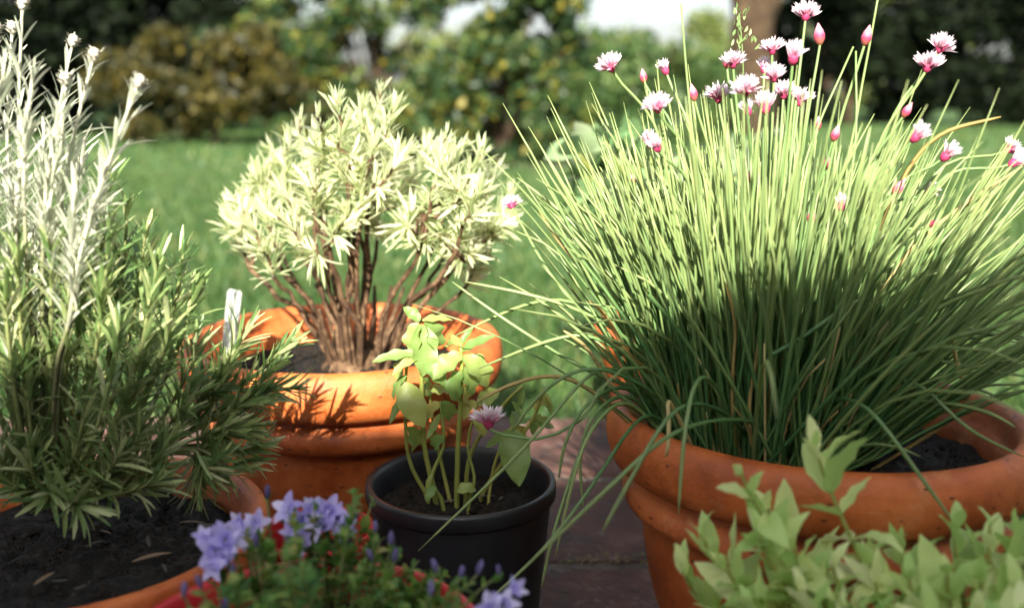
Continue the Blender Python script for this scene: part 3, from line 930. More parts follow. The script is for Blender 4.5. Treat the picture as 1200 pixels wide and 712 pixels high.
# green shoots: tip pixel, distance
green = [((125, 190), .84), ((128, 260), .80), ((186, 290), .82), ((170, 275), .84), ((215, 295), .85), ((228, 330), .86), ((150, 240), .86), ((100, 290), .78), ((82, 340), .74),
         ((60, 290), .80), ((20, 300), .79), ((5, 330), .76), ((-10, 290), .80), ((120, 330), .78), ((175, 350), .78), ((200, 370), .80),
         ((140, 380), .74), ((110, 400), .73), ((60, 410), .72), ((30, 420), .72), ((170, 410), .76), ((230, 400), .84), ((225, 445), .82),
         ((50, 500), .70), ((100, 470), .71), ((150, 460), .73), ((15, 470), .71), ((-15, 400), .74), ((0, 520), .71), ((215, 480), .82),
         ((290, 385), .86), ((340, 400), .87), ((320, 430), .86), ((270, 420), .85), ((345, 455), .87), ((300, 470), .85), ((265, 500), .84), ((245, 460), .85), ((305, 520), .86),
         ((285, 540), .86), ((235, 530), .84), ((195, 520), .78), ((140, 530), .74), ((85, 540), .72), ((165, 500), .76), 
         ((20, 255), .85), ((70, 270), .84), ((145, 300), .86), ((190, 330), .87), ((15, 400), .86), ((75, 440), .84), ((160, 430), .86),
         ((180, 550), .80), ((-20, 480), .74), ((120, 565), .75), ((60, 575), .73), ((180, 565), .78), ((240, 558), .84), ((15, 565), .72), ((90, 590), .74), ((130, 545), .71), ((35, 530), .70), ((100, 520), .70), ((290, 500), .85), ((250, 540), .82), ((90, 500), .86), ((40, 460), .87), ]
for (tp, Y) in green:
    Y = max(Y, .775 + rng.uniform(0, .03))
    right = tp[0] > 232
    if right:
        pts = [(70, 590, POT_C[1] + .03), (160, 540, .83), (225, 500 + (tp[1] - 450) * .3, Y), ((tp[0] * .65 + 215 * .35), tp[1] + (40 if tp[1] < 450 else 8), Y), (*tp, Y)]
        nl, stt = 44, .5
    else:
        bx = 55 + (tp[0] - 55) * .3
        hh = 585 - tp[1]
        pts = [(bx, 588, POT_C[1] + .03 + (Y - POT_C[1] - .03) * .4), (bx + (tp[0] - bx) * .55, 585 - hh * .4, Y + .01), (tp[0] - (tp[0] - bx) * .12, 585 - hh * .75, Y), (*tp, Y)]
        nl, stt = 36, (.40 if hh > 120 else .1)
    C_ = ctrl_curve(ros_o, pts, 14)
    shoot(ros, C_, .0026, .0010, M['green_stem'], ros_leaf, M['rosemary'], nl, .038, .105, .55, stt, 4, stem_name='shoot')

# ---- pale shrub (pot B)
SOIL_B = .304 * .82 + .008
shr_o = np.array([POT_B[0] + .012, POT_B[1] + .005, SOIL_B])
shr = empty('pale_shrub', shr_o, 'low shrub with bare brown stems and dense pale cream green leaf tufts', 'shrub')
cur_leaf = unit_leaves('pale_leaf', 'lance', .125, (-.2, .2, .5), M['curry'], 5, .3)
tips = [(268, 242), (285, 228), (300, 200), (318, 175), (338, 160), (352, 140), (372, 135), (395, 118), (425, 125), (445, 106), (462, 125), (452, 165), (478, 175), (500, 165), (522, 162),
        (540, 172), (565, 172), (585, 195), (598, 228), (592, 250), (560, 215), (520, 200), (480, 210), (430, 160), (400, 170), (370, 190), (340, 210), (310, 235), (385, 225), (420, 200),
        (455, 215), (500, 240), (545, 245), (575, 265), (350, 245), (325, 255), (440, 255), (480, 265), (405, 250), (520, 270), (545, 285), (290, 262), (460, 190), (380, 155), (535, 220), (560, 300), (415, 140), (330, 190)]
stems_pts, prevC = [], None
for i, tp in enumerate(tips):
    Y = POT_B[1] + rng.uniform(-.13, .13)
    bx = 418 + (tp[0] - 425) * .20 + rng.uniform(-10, 10)
    Yb = POT_B[1] + (Y - POT_B[1]) * .3
    hx = (bx + (tp[0] - bx) * .62, 392 - (392 - tp[1]) * .45)
    C_ = ctrl_curve(shr_o, [(bx, 402, Yb), (*hx, Yb * .35 + Y * .65), (tp[0] - (tp[0] - bx) * .12, tp[1] + (392 - tp[1]) * .25, Y), (*tp, Y)], 12)
    if i % 9 in (1, 3, 4, 6, 8) and prevC is not None:      # side branch leaving a neighbouring stem
        j0 = min(range(len(stems_pts)), key=lambda q: np.linalg.norm(stems_pts[q][7] - C_[-1]))
        b0 = stems_pts[j0][5]
        C_ = catmull([b0, b0 * .5 + C_[-1] * .5 + np.array([0, 0, -.012]), C_[-1]], 12)
        lf0, rr0 = .30, (.0028, .0032)
    else:
        C_[0][2] = min(C_[0][2], 0.0)
        stems_pts.append(C_)
        prevC = C_
        lf0, rr0 = .52, (.0030, .0048)
    C_[1:-1] += rng.randn(len(C_) - 2, 3) * .0035 + np.sin(np.linspace(0, 3.14, len(C_) - 2))[:, None] * rng.randn(1, 3) * .012
    shoot(shr, C_, rng.uniform(*rr0), .0014, M['bark'], cur_leaf, M['curry'], 76, .037, .125, .74, lf0, 5, kind='lance', curl=(-.3, .6), stem_name='stem', fold=.3)
# woody snags without leaves and the root crown
for i in range(9):
    a = rng.uniform(0, 6.28)
    C_ = catmull([(0.02 * math.cos(a), .02 * math.sin(a), -.005), (.05 * math.cos(a), .045 * math.sin(a), .045), (.085 * math.cos(a + .2), .07 * math.sin(a + .2), .09 + .02 * rng.rand())], 7)
    obj('stem', mk_mesh('stem', *batch_tubes(C_[None], np.linspace(.0055, .0022, 7)[None], 6)), M['bark'], shr)
c = lathe([(.052, -.01), (.045, .004), (.036, .013), (.022, .022), (0, .026)], 20, .05)
obj('root_crown', mk_mesh('root_crown', *c), M['bark'], shr)

# plant tag in pot B
tg_o = px_y(268, 415, 1.225)
tg = empty('plant_tag', tg_o, 'weathered white plastic plant tag stuck in the pale shrub pot', 'plant tag')
W2, H2, TH = .0105, .083, .0006
prof = [(-W2 * .55, -.03), (W2 * .55, -.03), (W2, 0), (W2, H2 - .004), (W2 - .003, H2), (-W2 + .003, H2), (-W2, H2 - .004), (-W2, 0)]
V = [(x, -TH, z) for x, z in prof] + [(x, TH, z) for x, z in prof]
n8 = len(prof)
me = bpy.data.meshes.new('tag_blade')
me.from_pydata(V, [], [list(range(n8))[::-1], list(range(n8, 2 * n8))] + [[i, (i + 1) % n8, n8 + (i + 1) % n8, n8 + i] for i in range(n8)])
ob = obj('tag_blade', me, M['tag'], tg)
ob.rotation_euler = (R(-8), R(5), R(-18))

# ================================================================== BASIL (black pot)
SOIL_K = .205 * .84 + .006
bas_o = np.array([POT_K[0], POT_K[1], SOIL_K])
bas = empty('basil_plant', bas_o, 'ragged nibbled basil with yellow green stems in the black pot', 'basil')
bas_leaf = unit_leaves('basil_leaf', 'ovate', .55, (.6, 1.3, 1.9), M['basil'], 14, .5, .30)
bas_slim = unit_leaves('basil_leaf', 'lance', .30, (.3, .8, -.5), M['basil'], 12, .6, .25)
bst = [([(512, 586, 1.0), (497, 520, .995), (494, 440, .99), (492, 385, .99)], .0028),
       ([(505, 588, 1.0), (480, 540, .995), (475, 480, .99), (477, 418, .99)], .0022),
       ([(535, 590, .99), (537, 520, .985), (541, 450, .98), (540, 400, .98)], .0028),
       ([(545, 585, 1.0), (552, 530, 1.0), (585, 480, .99), (612, 452, .98)], .0024),
       ([(560, 585, 1.01), (590, 540, 1.0), (625, 490, .99), (636, 455, .98)], .0022),
       ([(522, 592, .98), (506, 560, .98), (520, 520, .985), (516, 470, .99)], .0022),
       ([(548, 590, .98), (556, 560, .98), (548, 520, .985), (560, 470, .985)], .0018),
       ([(572, 588, 1.0), (578, 550, 1.0), (590, 515, 1.0), (600, 500, 1.0)], .0018),
       ([(528, 590, 1.0), (520, 555, 1.01), (508, 500, 1.01), (503, 455, 1.01)], .0020)]
stems_b = []
for pts, r_ in bst:
    pts = [(pts[0][0], pts[0][1], pts[0][2])] + pts[1:]
    C_ = ctrl_curve(bas_o, pts, 12)
    C_[0][2] = min(C_[0][2], -.004)
    stems_b.append(obj('stem', mk_mesh('stem', *batch_tubes(C_[None], np.linspace(r_ * 1.1, r_ * .7, 12)[None], 7)), M['basil_stem'], bas))


def bleaf(st, px, py, Y, dpx, dpy, dY, L, meshes, k, up=(0, -.4, 1)):
    p = px_y(px, py, Y) - bas_o
    q = px_y(px + dpx, py + dpy, Y + dY) - bas_o
    obj('leaf', meshes[k % 3], None, stems_b[st], leaf_matrix(p, q - p, up, L * .88))


# (stem, x, y, distance, direction in pixels and metres, length, broad?, variant)
for a in [
    (0, 493, 380, .99, 8, 60, -.02, .062, 1, 0), (0, 497, 378, .99, 40, 50, .01, .058, 1, 1), (0, 490, 378, .99, -18, 45, -.02, .045, 1, 1), (0, 495, 376, .99, 30, -4, .01, .038, 0, 0),
    (0, 492, 376, .99, -12, -12, .0, .026, 1, 0), (0, 500, 372, 1.0, 28, 12, .02, .034, 1, 2), (0, 488, 415, .985, -50, 4, -.01, .052, 0, 0), (0, 492, 420, .985, -40, 10, -.03, .040, 0, 1),
    (0, 497, 425, .985, 30, 25, -.02, .040, 1, 0), (0, 495, 445, .985, 24, 18, .02, .034, 1, 1),
    (1, 477, 420, .99, -14, 22, 0, .034, 1, 0), (1, 470, 448, .985, 22, 42, -.02, .060, 1, 0), (1, 476, 440, .985, -20, 22, 0, .040, 0, 1), (1, 477, 500, .985, 22, 30, 0, .042, 1, 1), (1, 470, 465, .985, -10, 32, 0, .034, 0, 2),
    (2, 541, 415, .98, -34, 22, -.02, .045, 1, 0), (2, 541, 412, .98, 34, -20, -.01, .046, 0, 0), (2, 541, 418, .98, 40, 24, -.01, .054, 1, 1), (2, 540, 405, .98, 14, -30, 0, .026, 0, 1), (2, 541, 435, .98, -20, 30, -.02, .044, 1, 2),
    (2, 541, 430, .98, 22, 36, 0, .040, 1, 0), (2, 540, 402, .98, -24, -6, .01, .030, 1, 1), (2, 538, 455, .98, 30, 18, .01, .040, 1, 2),
    (6, 560, 475, .985, 20, -18, .01, .036, 1, 0), (6, 560, 472, .985, -20, 10, 0, .036, 1, 1), (6, 562, 470, .985, 34, 10, .02, .044, 1, 2), (6, 558, 480, .985, 12, 32, -.01, .034, 1, 0),
    (5, 516, 472, .99, -22, 18, 0, .034, 1, 0), (5, 517, 470, .99, 20, 24, 0, .036, 1, 1), (5, 516, 485, .99, -12, 30, 0, .034, 0, 2), (5, 520, 510, .985, -26, 20, 0, .03, 1, 1),
    (8, 503, 458, 1.01, -20, -8, .01, .030, 1, 2), (8, 503, 460, 1.01, 22, -6, .01, .032, 1, 0),
    (7, 598, 502, 1.0, 8, 44, -.03, .070, 1, 0), (7, 600, 500, 1.0, 28, 30, .01, .048, 1, 1), (7, 596, 505, 1.0, -24, 16, 0, .036, 0, 0), (7, 600, 500, 1.0, 22, -30, .02, .044, 1, 2),
    (3, 612, 455, .98, -4, 36, 0, .030, 0, 1), (3, 600, 470, .985, 14, 26, 0, .028, 0, 2), (4, 636, 458, .98, 14, 30, 0, .032, 0, 0), (4, 634, 460, .98, 4, 44, .01, .038, 1, 1), (4, 625, 490, .99, 16, 30, .01, .044, 1, 2),
    (4, 622, 495, .99, 30, 0, .01, .036, 1, 0), (5, 510, 570, .975, -14, 14, -.02, .022, 1, 1), (2, 536, 575, .975, 18, -10, -.01, .026, 1, 2), (5, 506, 555, .975, -12, 30, -.01, .022, 0, 1),
]:
    bleaf(a[0], a[1], a[2], a[3], a[4], a[5], a[6], a[7], bas_leaf if a[8] else bas_slim, a[9], up=(rng.uniform(-.5, .5), -.7, .8))


# ================================================================== BELLFLOWER (red pot)
SOIL_D = .2455 * .86 + .006
cam_o = np.array([POT_D[0], POT_D[1], SOIL_D])
bel = empty('bellflower_plant', cam_o, 'violet bellflower mound with tiny green leaves spilling from the red pot', 'bellflower')
bel_leaf = unit_leaves('bellflower_leaf', 'ovate', .7, (.2, .6, 1.0), M['campanula'], 5, .25)
bel_tips = []
for i in range(105):
    # mound over the pot, leaning a little away from the camera
    a = rng.uniform(0, 6.28); q = math.sqrt(rng.rand())
    x = q * math.cos(a) * .095; y = q * math.sin(a) * .115
    x += .018
    h = (.100 + .25 * y) * (1 - .45 * q * q) * rng.uniform(.7, 1.15)
    if x > .045:
        h *= .62
    C_ = catmull([(x * .55, y * .55, -.004), (x * .8, y * .8, h * .55), (x + rng.randn() * .006, y + rng.randn() * .006, h)], 8)
    n = 26
    st = obj('stem', mk_mesh('stem', *batch_tubes(C_[None], np.linspace(.0011, .0006, 8)[None], 4)), M['green_stem'], bel)
    p, d, up, ll = shoot_leaves(C_, n, .0125, None, 1.0, .15)
    for j in range(2):
        obj('leaf', bel_leaf[j % 3], None, st, leaf_matrix(p[j * 9], d[j * 9], up[j * 9], ll[j * 9] * 1.2))
    obj('leaves', mk_mesh('leaves', *batch_leaves(p, d, up, ll, ll * .62, rng.uniform(.1, .9, n), 'ovate', 4, .25)), M['campanula'], st, kind='stuff')


def bell_flower(seed, closed=False):
    rr = np.random.RandomState(seed)
    ch = []
    for k in range(5):
        a = k * 2 * math.pi / 5 + rr.randn() * .1
        d = np.array([[math.cos(a) * .6, math.sin(a) * .6, .8]])
        ch.append(batch_leaves([(0, 0, 0)], d, [(-math.cos(a) * .8, -math.sin(a) * .8, .6)], .018, .0095, .15 if closed else 1.1, 'ovate', 7, .35, tint=[rr.rand()]))
    n = 20
    tub = lathe([(.0008, -.002), (.0025, 0), (.0034, .004), (.0046, .008)], 10)
    ch.append(tub)
    me = mk_mesh('flower', *merge(ch)); me.materials.append(M['violet'])
    return me


def bell_bud():
    c = lathe([(0, -.001), (.0014, 0), (.0026, .004), (.0027, .008), (.0018, .012), (0, .0145)], 9)
    me = mk_mesh('flower_bud', *c); me.materials.append(M['violet_dark'])
    return me


bfl = [bell_flower(1), bell_flower(2), bell_flower(3, True)]
bbd = bell_bud()
for i, (px, py, kd, sz, Y) in enumerate([
    (262, 628, 0, 1.25, .66), (250, 640, 1, 1.1, .655), (294, 617, 0, 1.1, .68), (285, 605, 2, 1.0, .69), (268, 648, 2, .9, .65), (340, 590, 1, 1.1, .70), (352, 605, 0, 1.2, .70), (345, 618, 2, 1.0, .69),
    (368, 588, 2, 1.1, .71), (385, 592, 1, 1.1, .71), (382, 612, 0, 1.1, .70), (402, 608, 2, 1.0, .70), (418, 598, 3, 1.4, .70), (313, 575, 3, 1.3, .71), (458, 632, 3, 1.4, .66), (462, 650, 3, 1.3, .65),
    (512, 662, 3, 1.3, .64), (540, 668, 3, 1.2, .63), (560, 664, 3, 1.3, .63), (585, 665, 3, 1.0, .63), (598, 686, 2, 1.0, .61), (578, 706, 1, 1.0, .60), (436, 648, 3, 1.2, .66), (216, 690, 3, 1.3, .60), (236, 680, 3, 1.2, .60),
    (300, 632, 3, 1.2, .66), (275, 632, 1, 1.0, .66), (300, 605, 0, .9, .69), (246, 626, 0, .9, .665), (335, 600, 0, 1.0, .70), (360, 595, 1, 1.0, .705), (395, 600, 0, 1.0, .71), (372, 606, 1, .9, .70), (410, 612, 1, .9, .70), (256, 655, 0, 1.0, .65), (350, 630, 1, .9, .69), (592, 700, 0, .9, .60), (408, 630, 3, 1.2, .67), (272, 668, 3, 1.2, .62), (262, 708, 3, 1.2, .58), (505, 690, 3, 1.3, .60), (440, 615, 3, 1.1, .68), (240, 622, 2, .9, .66)]):
    tip = px_y(px, py + 8, Y) - cam_o
    b = np.array([np.clip(tip[0], -.1, .1) * .8, np.clip(tip[1], -.1, .1) * .8, 0])
    C_ = catmull([b, b * .4 + tip * .6 + np.array([0, 0, .008]), tip], 7)
    st = obj('flower_stalk', mk_mesh('flower_stalk', *batch_tubes(C_[None], np.full((1, 7), .0008), 4, cap=False)), M['green_stem'], bel)
    ax = Vector((rng.uniform(-.8, .8), rng.uniform(-1.1, -.2), .6)).normalized() if kd < 3 else Vector((rng.uniform(-.3, .3), rng.uniform(-.2, .2), 1)).normalized()
    rot = ax.to_track_quat('Z', 'Y').to_matrix().to_4x4() @ Matrix.Rotation(rng.uniform(0, 6.28), 4, 'Z')
    obj('flower' if kd < 3 else 'flower_bud', bfl[kd] if kd < 3 else bbd, None, st, Matrix.Translation(Vector(tip)) @ rot @ Matrix.Scale(sz * (.82, .82, .74, .62)[kd], 4))
    # a few leaves up the flower stalk
    p, d, up, ll = shoot_leaves(C_, 10, .010, None, .9, .2)
    obj('leaves', mk_mesh('leaves', *batch_leaves(p, d, up, ll, ll * .5, .4, 'ovate', 4, .25)), M['campanula'], st, kind='stuff')

# ================================================================== MINT (in the lawn in front of the chives)
min_o = np.array([.375, .60, -.012])
mint = empty('mint_plant', min_o, 'pale green leafy mint in front of the chive pot', 'mint')
min_leaf = unit_leaves('mint_leaf', 'ovate', .40, (-.3, .15, .5, .9), M['mint'], 12, .4, .14)
mint_tips = [(956, 522, .69), (868, 552, .68), (822, 606, .68), (1052, 612, .68), (1118, 596, .68), (1160, 596, .66), (1198, 606, .66), (850, 640, .66), (900, 575, .70), (800, 650, .68),
             (890, 610, .66), (930, 620, .65), (975, 640, .64), (1020, 640, .64), (1065, 655, .63), (1110, 650, .63), (1150, 660, .62), (1190, 665, .62), (880, 685, .63), (940, 670, .61), (990, 690, .60),
             (1040, 690, .60), (1095, 695, .59), (1145, 700, .59), (1200, 700, .58), (910, 655, .67), (840, 700, .66)]
for i, (px, py, Y) in enumerate(mint_tips):
    tip = px_y(px, py + (0 if py < 560 else 20), Y) - min_o
    a = rng.uniform(0, 6.28)
    b = np.array([tip[0] * .35 + .02 * math.cos(a), tip[1] * .3 + .02 * math.sin(a), 0])
    b[0] = max(b[0], .35 - min_o[0] + .0)
    C_ = catmull([b, b * .45 + tip * .55 + np.array([0, 0, .02]), tip * .93 + b * .07 + np.array([0, 0, -.002]), tip], 12)
    st = obj('stem', mk_mesh('stem', *batch_tubes(C_[None], np.linspace(.0022, .0012, 12)[None], 5)), M['basil_stem'], mint)
    t = nrm(C_[-1] - C_[-3])
    ref = nrm(np.cross(t, np.array([.2, 1, .3]))); ref2 = np.cross(t, ref)
    ph = rng.uniform(0, 6.28); vig = rng.uniform(.8, 1.2) * (Y / .68) ** 1.3
    t = nrm(t + rng.randn(3) * .22)
    ref = nrm(np.cross(t, np.array([.2, 1, .3]))); ref2 = np.cross(t, ref)
    arc = np.concatenate([[0], np.cumsum(np.linalg.norm(np.diff(C_, axis=0), axis=1))])
    for w in range(7):
        dist = .002 + w * .0175 + .002 * rng.rand()
        f = np.interp(max(arc[-1] - dist, .01), arc, np.arange(12))
        ii = min(10, int(f)); p = C_[ii] * (1 - (f - ii)) + C_[ii + 1] * (f - ii)
        for sgn in (0, math.pi):
            aa = ph + w * math.pi / 2 + sgn + rng.randn() * .15
            out = math.cos(aa) * ref + math.sin(aa) * ref2
            sp = [.25, .48, .70, .9, 1.05, 1.15, 1.2][w] * rng.uniform(.65, 1.3)
            d = t * math.cos(sp) + out * math.sin(sp)
            up = t * math.sin(sp) - out * math.cos(sp)
            L_ = [.022, .037, .047, .048, .044, .042, .04][w] * rng.uniform(.65, 1.25) * vig
            obj('leaf', min_leaf[rng.randint(4)], None, st, leaf_matrix(p, d, up + rng.randn(3) * .1, L_))

# ================================================================== BROAD-LEAVED SAGE (pot E, behind the chives)
sag_o = np.array([POT_E[0], POT_E[1], .19])
sage = empty('sage_plant', sag_o, 'broad grey green leaves on yellow stems behind the chive clump', 'sage')
sag_leaf = unit_leaves('sage_leaf', 'ovate', .5, (.3, .8, 1.3), M['sage'], 7, .3)
for i in range(24):
    a = rng.uniform(0, 6.28) if i > 8 else rng.uniform(2.4, 3.9)
    ln = rng.uniform(.18, .30)
    lean = rng.uniform(.3, .85)
    tip = np.array([math.cos(a) * ln * lean, math.sin(a) * ln * lean * .8, ln + .05])
    C_ = catmull([(math.cos(a) * .03, math.sin(a) * .03, -.005), tip * .5 + np.array([0, 0, .03]), tip], 8)
    st = obj('stem', mk_mesh('stem', *batch_tubes(C_[None], np.linspace(.004, .0022, 8)[None], 5)), M['basil_stem'], sage)
    p, d, up, ll = shoot_leaves(C_, 7, .10, None, 1.05, .35)
    for j in range(7):
        obj('leaf', sag_leaf[j % 3], None, st, leaf_matrix(p[j], d[j], up[j], ll[j]))

# ================================================================== LITTER ON THE SOIL
lit = unit_leaves('fallen_leaf', 'lance', .22, (.2, -.3, .5), M['dry_leaf'], 5, .35)
for i, (px, py, Lr, rot) in enumerate([(155, 658, .033, .6), (175, 640, .018, 2.0), (100, 640, .022, 1.0), (40, 685, .024, 1.3), (60, 680, .02, -.4), (210, 612, .026, .2), (130, 625, .016, 2.6), (85, 690, .013, .3),
                                      (190, 660, .014, -1.0), (230, 620, .018, .9)]):
    P0 = px_depth(px, py, 1.0) - np.array([0, 0, CAM_H])
    zt = SOIL_C + .012
    p = np.array([0, 0, CAM_H]) + P0 * ((zt - CAM_H) / P0[2])
    o = obj('fallen_leaf', lit[i % 3], None, None, leaf_matrix(p, (math.cos(rot), math.sin(rot), .08), (0, 0, 1), Lr))
    tag(o, 'withered greyish leaf lying on the dark soil under the rosemary', 'fallen leaf', 'withered leaves on the rosemary soil')
for i, (px, py, Lr, rot) in enumerate([(560, 582, .02, .2), (575, 578, .016, 2.2), (585, 585, .014, 1.2), (520, 588, .02, .4)]):
    P0 = px_depth(px, py, 1.0) - np.array([0, 0, CAM_H])
    p = np.array([0, 0, CAM_H]) + P0 * ((SOIL_K + .010 - CAM_H) / P0[2])
    o = obj('fallen_leaf', lit[i % 3], None, None, leaf_matrix(p, (math.cos(rot), math.sin(rot), .08), (0, 0, 1), Lr))
    tag(o, 'small brown leaf scrap lying on the soil in the black pot', 'fallen leaf', 'leaf scraps on the black pot soil')


# ================================================================== BACKGROUND GARDEN
def crown_chunk(blobs, n, size, seed, flat=.0):
    """Leaf-sized faces spread through a set of ellipsoid clumps [(cx,cy,cz,rx,ry,rz)]."""
    rr = np.random.RandomState(seed)
    B = np.array(blobs, float)
    vol = B[:, 3] * B[:, 4] * B[:, 5]
    w = vol ** (2 / 3); w /= w.sum()
    which = rr.choice(len(B), n, p=w)
    d = nrm(rr.randn(n, 3))
    q = rr.rand(n) ** .42
    c = B[which, :3] + d * q[:, None] * B[which, 3:6] * (1 + .12 * rr.randn(n))[:, None]
    s = size * rr.uniform(.55, 1.4, n)
    u = nrm(rr.randn(n, 3) + d * .4 + np.array([0, 0, -.2]))
    v = nrm(np.cross(u, rr.randn(n, 3)))
    nn = np.cross(u, v)
    V = np.stack([c - u * s[:, None] * .5, c + v * s[:, None] * .28 + nn * s[:, None] * .06, c + u * s[:, None] * .5, c - v * s[:, None] * .28 + nn * s[:, None] * .06], 1)
    Q = np.arange(n * 4).reshape(n, 4)
    return V.reshape(-1, 3), Q, None, np.repeat(rr.rand(n), 4), None


def bush(name, loc, blobs, n, size, mat, label, cat, seed, trunk_r=.05, limbs=7, group=None):
    root = empty(name, loc, label, cat, group)
    rr = np.random.RandomState(seed + 100)
    B = np.array(blobs, float)
    ch = []
    top = B[:, 2].max()
    lo = B[:, 2].min()
    C_ = np.array([(0, 0, -.05), (.02, .0, top * .25), (.05, .03, top * .5), (.03, .05, top * .8)])
    ch.append(batch_tubes(catmull(C_, 8)[None], np.linspace(trunk_r, trunk_r * .35, 8)[None], 8))
    for i in range(limbs):
        b = B[rr.randint(len(B))]
        tip = b[:3] + rr.randn(3) * b[3:6] * .3
        s = C_[1] * rr.uniform(.2, 1.2)
        ch.append(batch_tubes(catmull([s, s * .5 + tip * .5 + np.array([0, 0, .1 * top]), tip], 7)[None], np.linspace(trunk_r * .5, trunk_r * .12, 7)[None], 6))
    obj('trunk', mk_mesh('trunk', *merge(ch)), M['trunk'], root)
    obj('crown', mk_mesh('crown', *crown_chunk(blobs, n, size, seed)), mat, root)
    return root


def rand_blobs(w, d, h, n, seed, z0=.1, r=(.25, .5)):
    rr = np.random.RandomState(seed)
    out = []
    for i in range(n):
        z = rr.uniform(z0, h)
        f = 1 - .45 * (z / h) ** 2
        k = rr.uniform(*r) * min(w, h)
        out.append((rr.uniform(-w, w) * f, rr.uniform(-d, d) * f, z, k, k, k * rr.uniform(.6, .9)))
    return out


def ground_at(px, Y):
    return (float((px - 600) / FPX * Y * 1.0), Y, 0.0)


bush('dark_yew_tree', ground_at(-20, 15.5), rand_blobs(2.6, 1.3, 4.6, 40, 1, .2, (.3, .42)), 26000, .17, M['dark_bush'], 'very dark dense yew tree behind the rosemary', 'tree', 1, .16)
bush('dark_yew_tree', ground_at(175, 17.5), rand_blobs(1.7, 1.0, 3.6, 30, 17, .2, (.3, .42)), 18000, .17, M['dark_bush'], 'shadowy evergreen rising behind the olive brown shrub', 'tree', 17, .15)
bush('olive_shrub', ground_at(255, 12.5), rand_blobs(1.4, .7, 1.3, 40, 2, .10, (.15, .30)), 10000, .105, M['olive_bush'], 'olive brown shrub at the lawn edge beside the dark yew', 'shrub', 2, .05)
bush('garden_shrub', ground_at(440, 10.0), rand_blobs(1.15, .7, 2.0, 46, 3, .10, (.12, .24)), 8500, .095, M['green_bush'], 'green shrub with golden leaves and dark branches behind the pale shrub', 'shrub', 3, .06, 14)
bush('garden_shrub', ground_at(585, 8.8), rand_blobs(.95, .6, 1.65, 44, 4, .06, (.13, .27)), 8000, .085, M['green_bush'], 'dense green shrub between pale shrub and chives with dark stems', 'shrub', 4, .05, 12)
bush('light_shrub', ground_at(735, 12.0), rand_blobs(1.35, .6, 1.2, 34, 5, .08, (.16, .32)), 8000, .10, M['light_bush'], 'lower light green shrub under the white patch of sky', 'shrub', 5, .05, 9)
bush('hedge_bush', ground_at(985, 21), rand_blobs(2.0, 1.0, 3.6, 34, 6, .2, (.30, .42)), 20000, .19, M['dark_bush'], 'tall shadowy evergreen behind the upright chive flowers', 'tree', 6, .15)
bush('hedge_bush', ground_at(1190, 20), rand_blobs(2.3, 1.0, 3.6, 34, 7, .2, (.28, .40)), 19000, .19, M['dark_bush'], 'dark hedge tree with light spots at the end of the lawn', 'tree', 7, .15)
bush('garden_shrub', ground_at(330, 17.0), rand_blobs(1.5, .8, 1.7, 24, 19, .15, (.26, .40)), 9000, .13, M['green_bush'], 'broad green shrub filling the gap behind the olive brown shrub', 'shrub', 19, .08, 8)

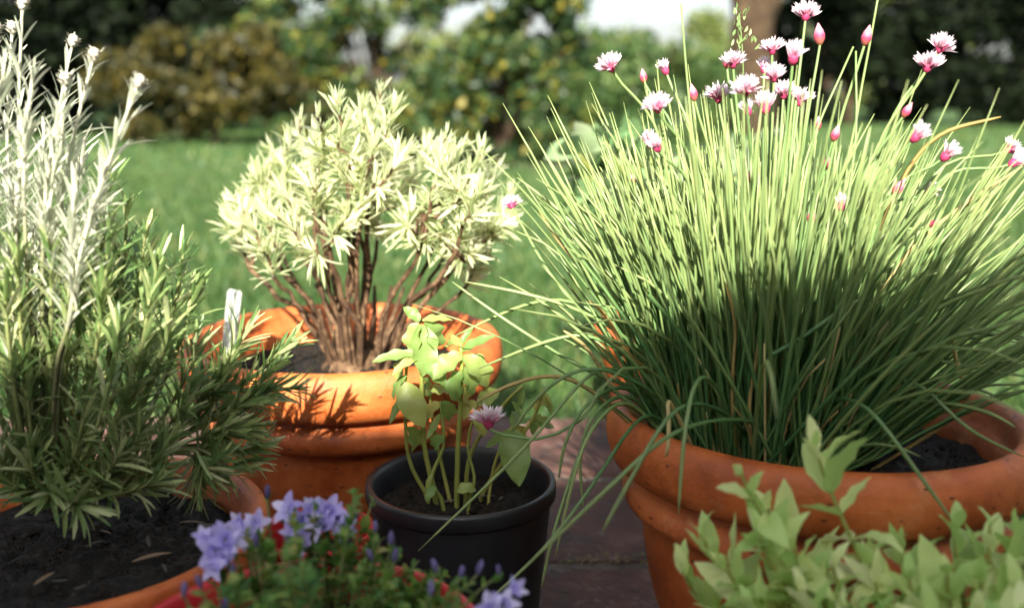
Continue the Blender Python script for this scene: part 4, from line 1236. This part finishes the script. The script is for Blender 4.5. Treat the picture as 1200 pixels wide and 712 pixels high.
# big forked tree trunk
bt_o = ground_at(872, 16.0)
bt = empty('forked_tree', bt_o, 'tree with forked brown trunk rising behind the chive flowers', 'tree')
ch = [batch_tubes(catmull([(0, 0, -.05), (.03, 0, .6), (0, 0, 1.3), (-.02, 0, 1.9)], 10)[None], np.linspace(.44, .30, 10)[None], 14),
      batch_tubes(catmull([(-.02, 0, 1.6), (-.25, .05, 2.4), (-.7, .1, 3.6), (-1.0, 0, 5.0)], 10)[None], np.linspace(.26, .08, 10)[None], 10),
      batch_tubes(catmull([(0.02, 0, 1.55), (.35, -.05, 2.3), (.9, -.1, 3.4), (1.3, 0, 4.8)], 10)[None], np.linspace(.24, .07, 10)[None], 10)]
obj('trunk', mk_mesh('trunk', *merge(ch)), M['trunk'], bt)
obj('crown', mk_mesh('crown', *crown_chunk([(rng.uniform(-2, 2), rng.uniform(-1.2, 1.2), rng.uniform(3.4, 5.6), .9, .8, .6) for _ in range(22)], 9000, .15, 8)), M['light_bush'], bt)

# far trees closing the view
far = [(-300, 44, 4, 9), (-60, 46, 4.4, 9), (180, 48, 3.4, 6.5), (330, 45, 3.0, 4.4), (450, 52, 3.2, 6), (560, 50, 3.2, 4.2), (660, 47, 3.0, 3.0), (740, 52, 3.4, 3.2), (830, 48, 3.2, 3.8), (960, 46, 4, 8), (1100, 47, 4, 9), (1260, 45, 4, 9), (1450, 48, 4, 8)]
flab = ['pale sunlit tree far behind the garden showing between nearer shrubs']
for i, (px, Y, w, h) in enumerate(far):
    bush('far_tree', ground_at(px, Y), rand_blobs(w * .8, w * .5, h, 14, 30 + i, .4, (.3, .45)), 3000, .34, M['far_leaf'], flab[0], 'tree', 50 + i, .2, 5, group='far trees beyond the garden')

# straw and moss caught in the paving joint beside the chive pot
xs = rng.uniform(.06, .33, 150); ys = 1.232 + rng.randn(150) * .012 - np.clip(xs - .18, 0, 1) * .35 * rng.rand(150)
dd = np.stack([rng.randn(150), rng.randn(150), rng.uniform(0, .7, 150)], 1)
mo = batch_leaves(np.stack([xs, ys, np.full(150, .002)], 1), dd, np.tile([0, 0, 1], (150, 1)), rng.uniform(.006, .02, 150), .0022, .6, 'lance', 4, .3)
tag(obj('joint_moss', mk_mesh('joint_moss', *mo), leaf_mat('moss_straw', [(0, (.10, .11, .03)), (.5, (.20, .17, .06)), (1, (.36, .29, .13))], .2, .7)), 'dry yellowish moss and straw in the paving joint beside the chive pot', 'moss', kind='stuff')

# a strip of bare earth under the shrubs
eb = tag(obj('flower_bed', mk_mesh('flower_bed', [(-2.2, 8.2, -.004), (2.0, 8.0, -.004), (2.2, 10.4, -.004), (-2.2, 10.6, -.004)], [(0, 1, 2, 3)]),
             rough_mat('bed_earth', [(.35, (.05, .035, .025)), (.6, (.11, .085, .07)), (.8, (.17, .13, .11))], 5, .9, .8, 30, dist=.03)), kind='structure')
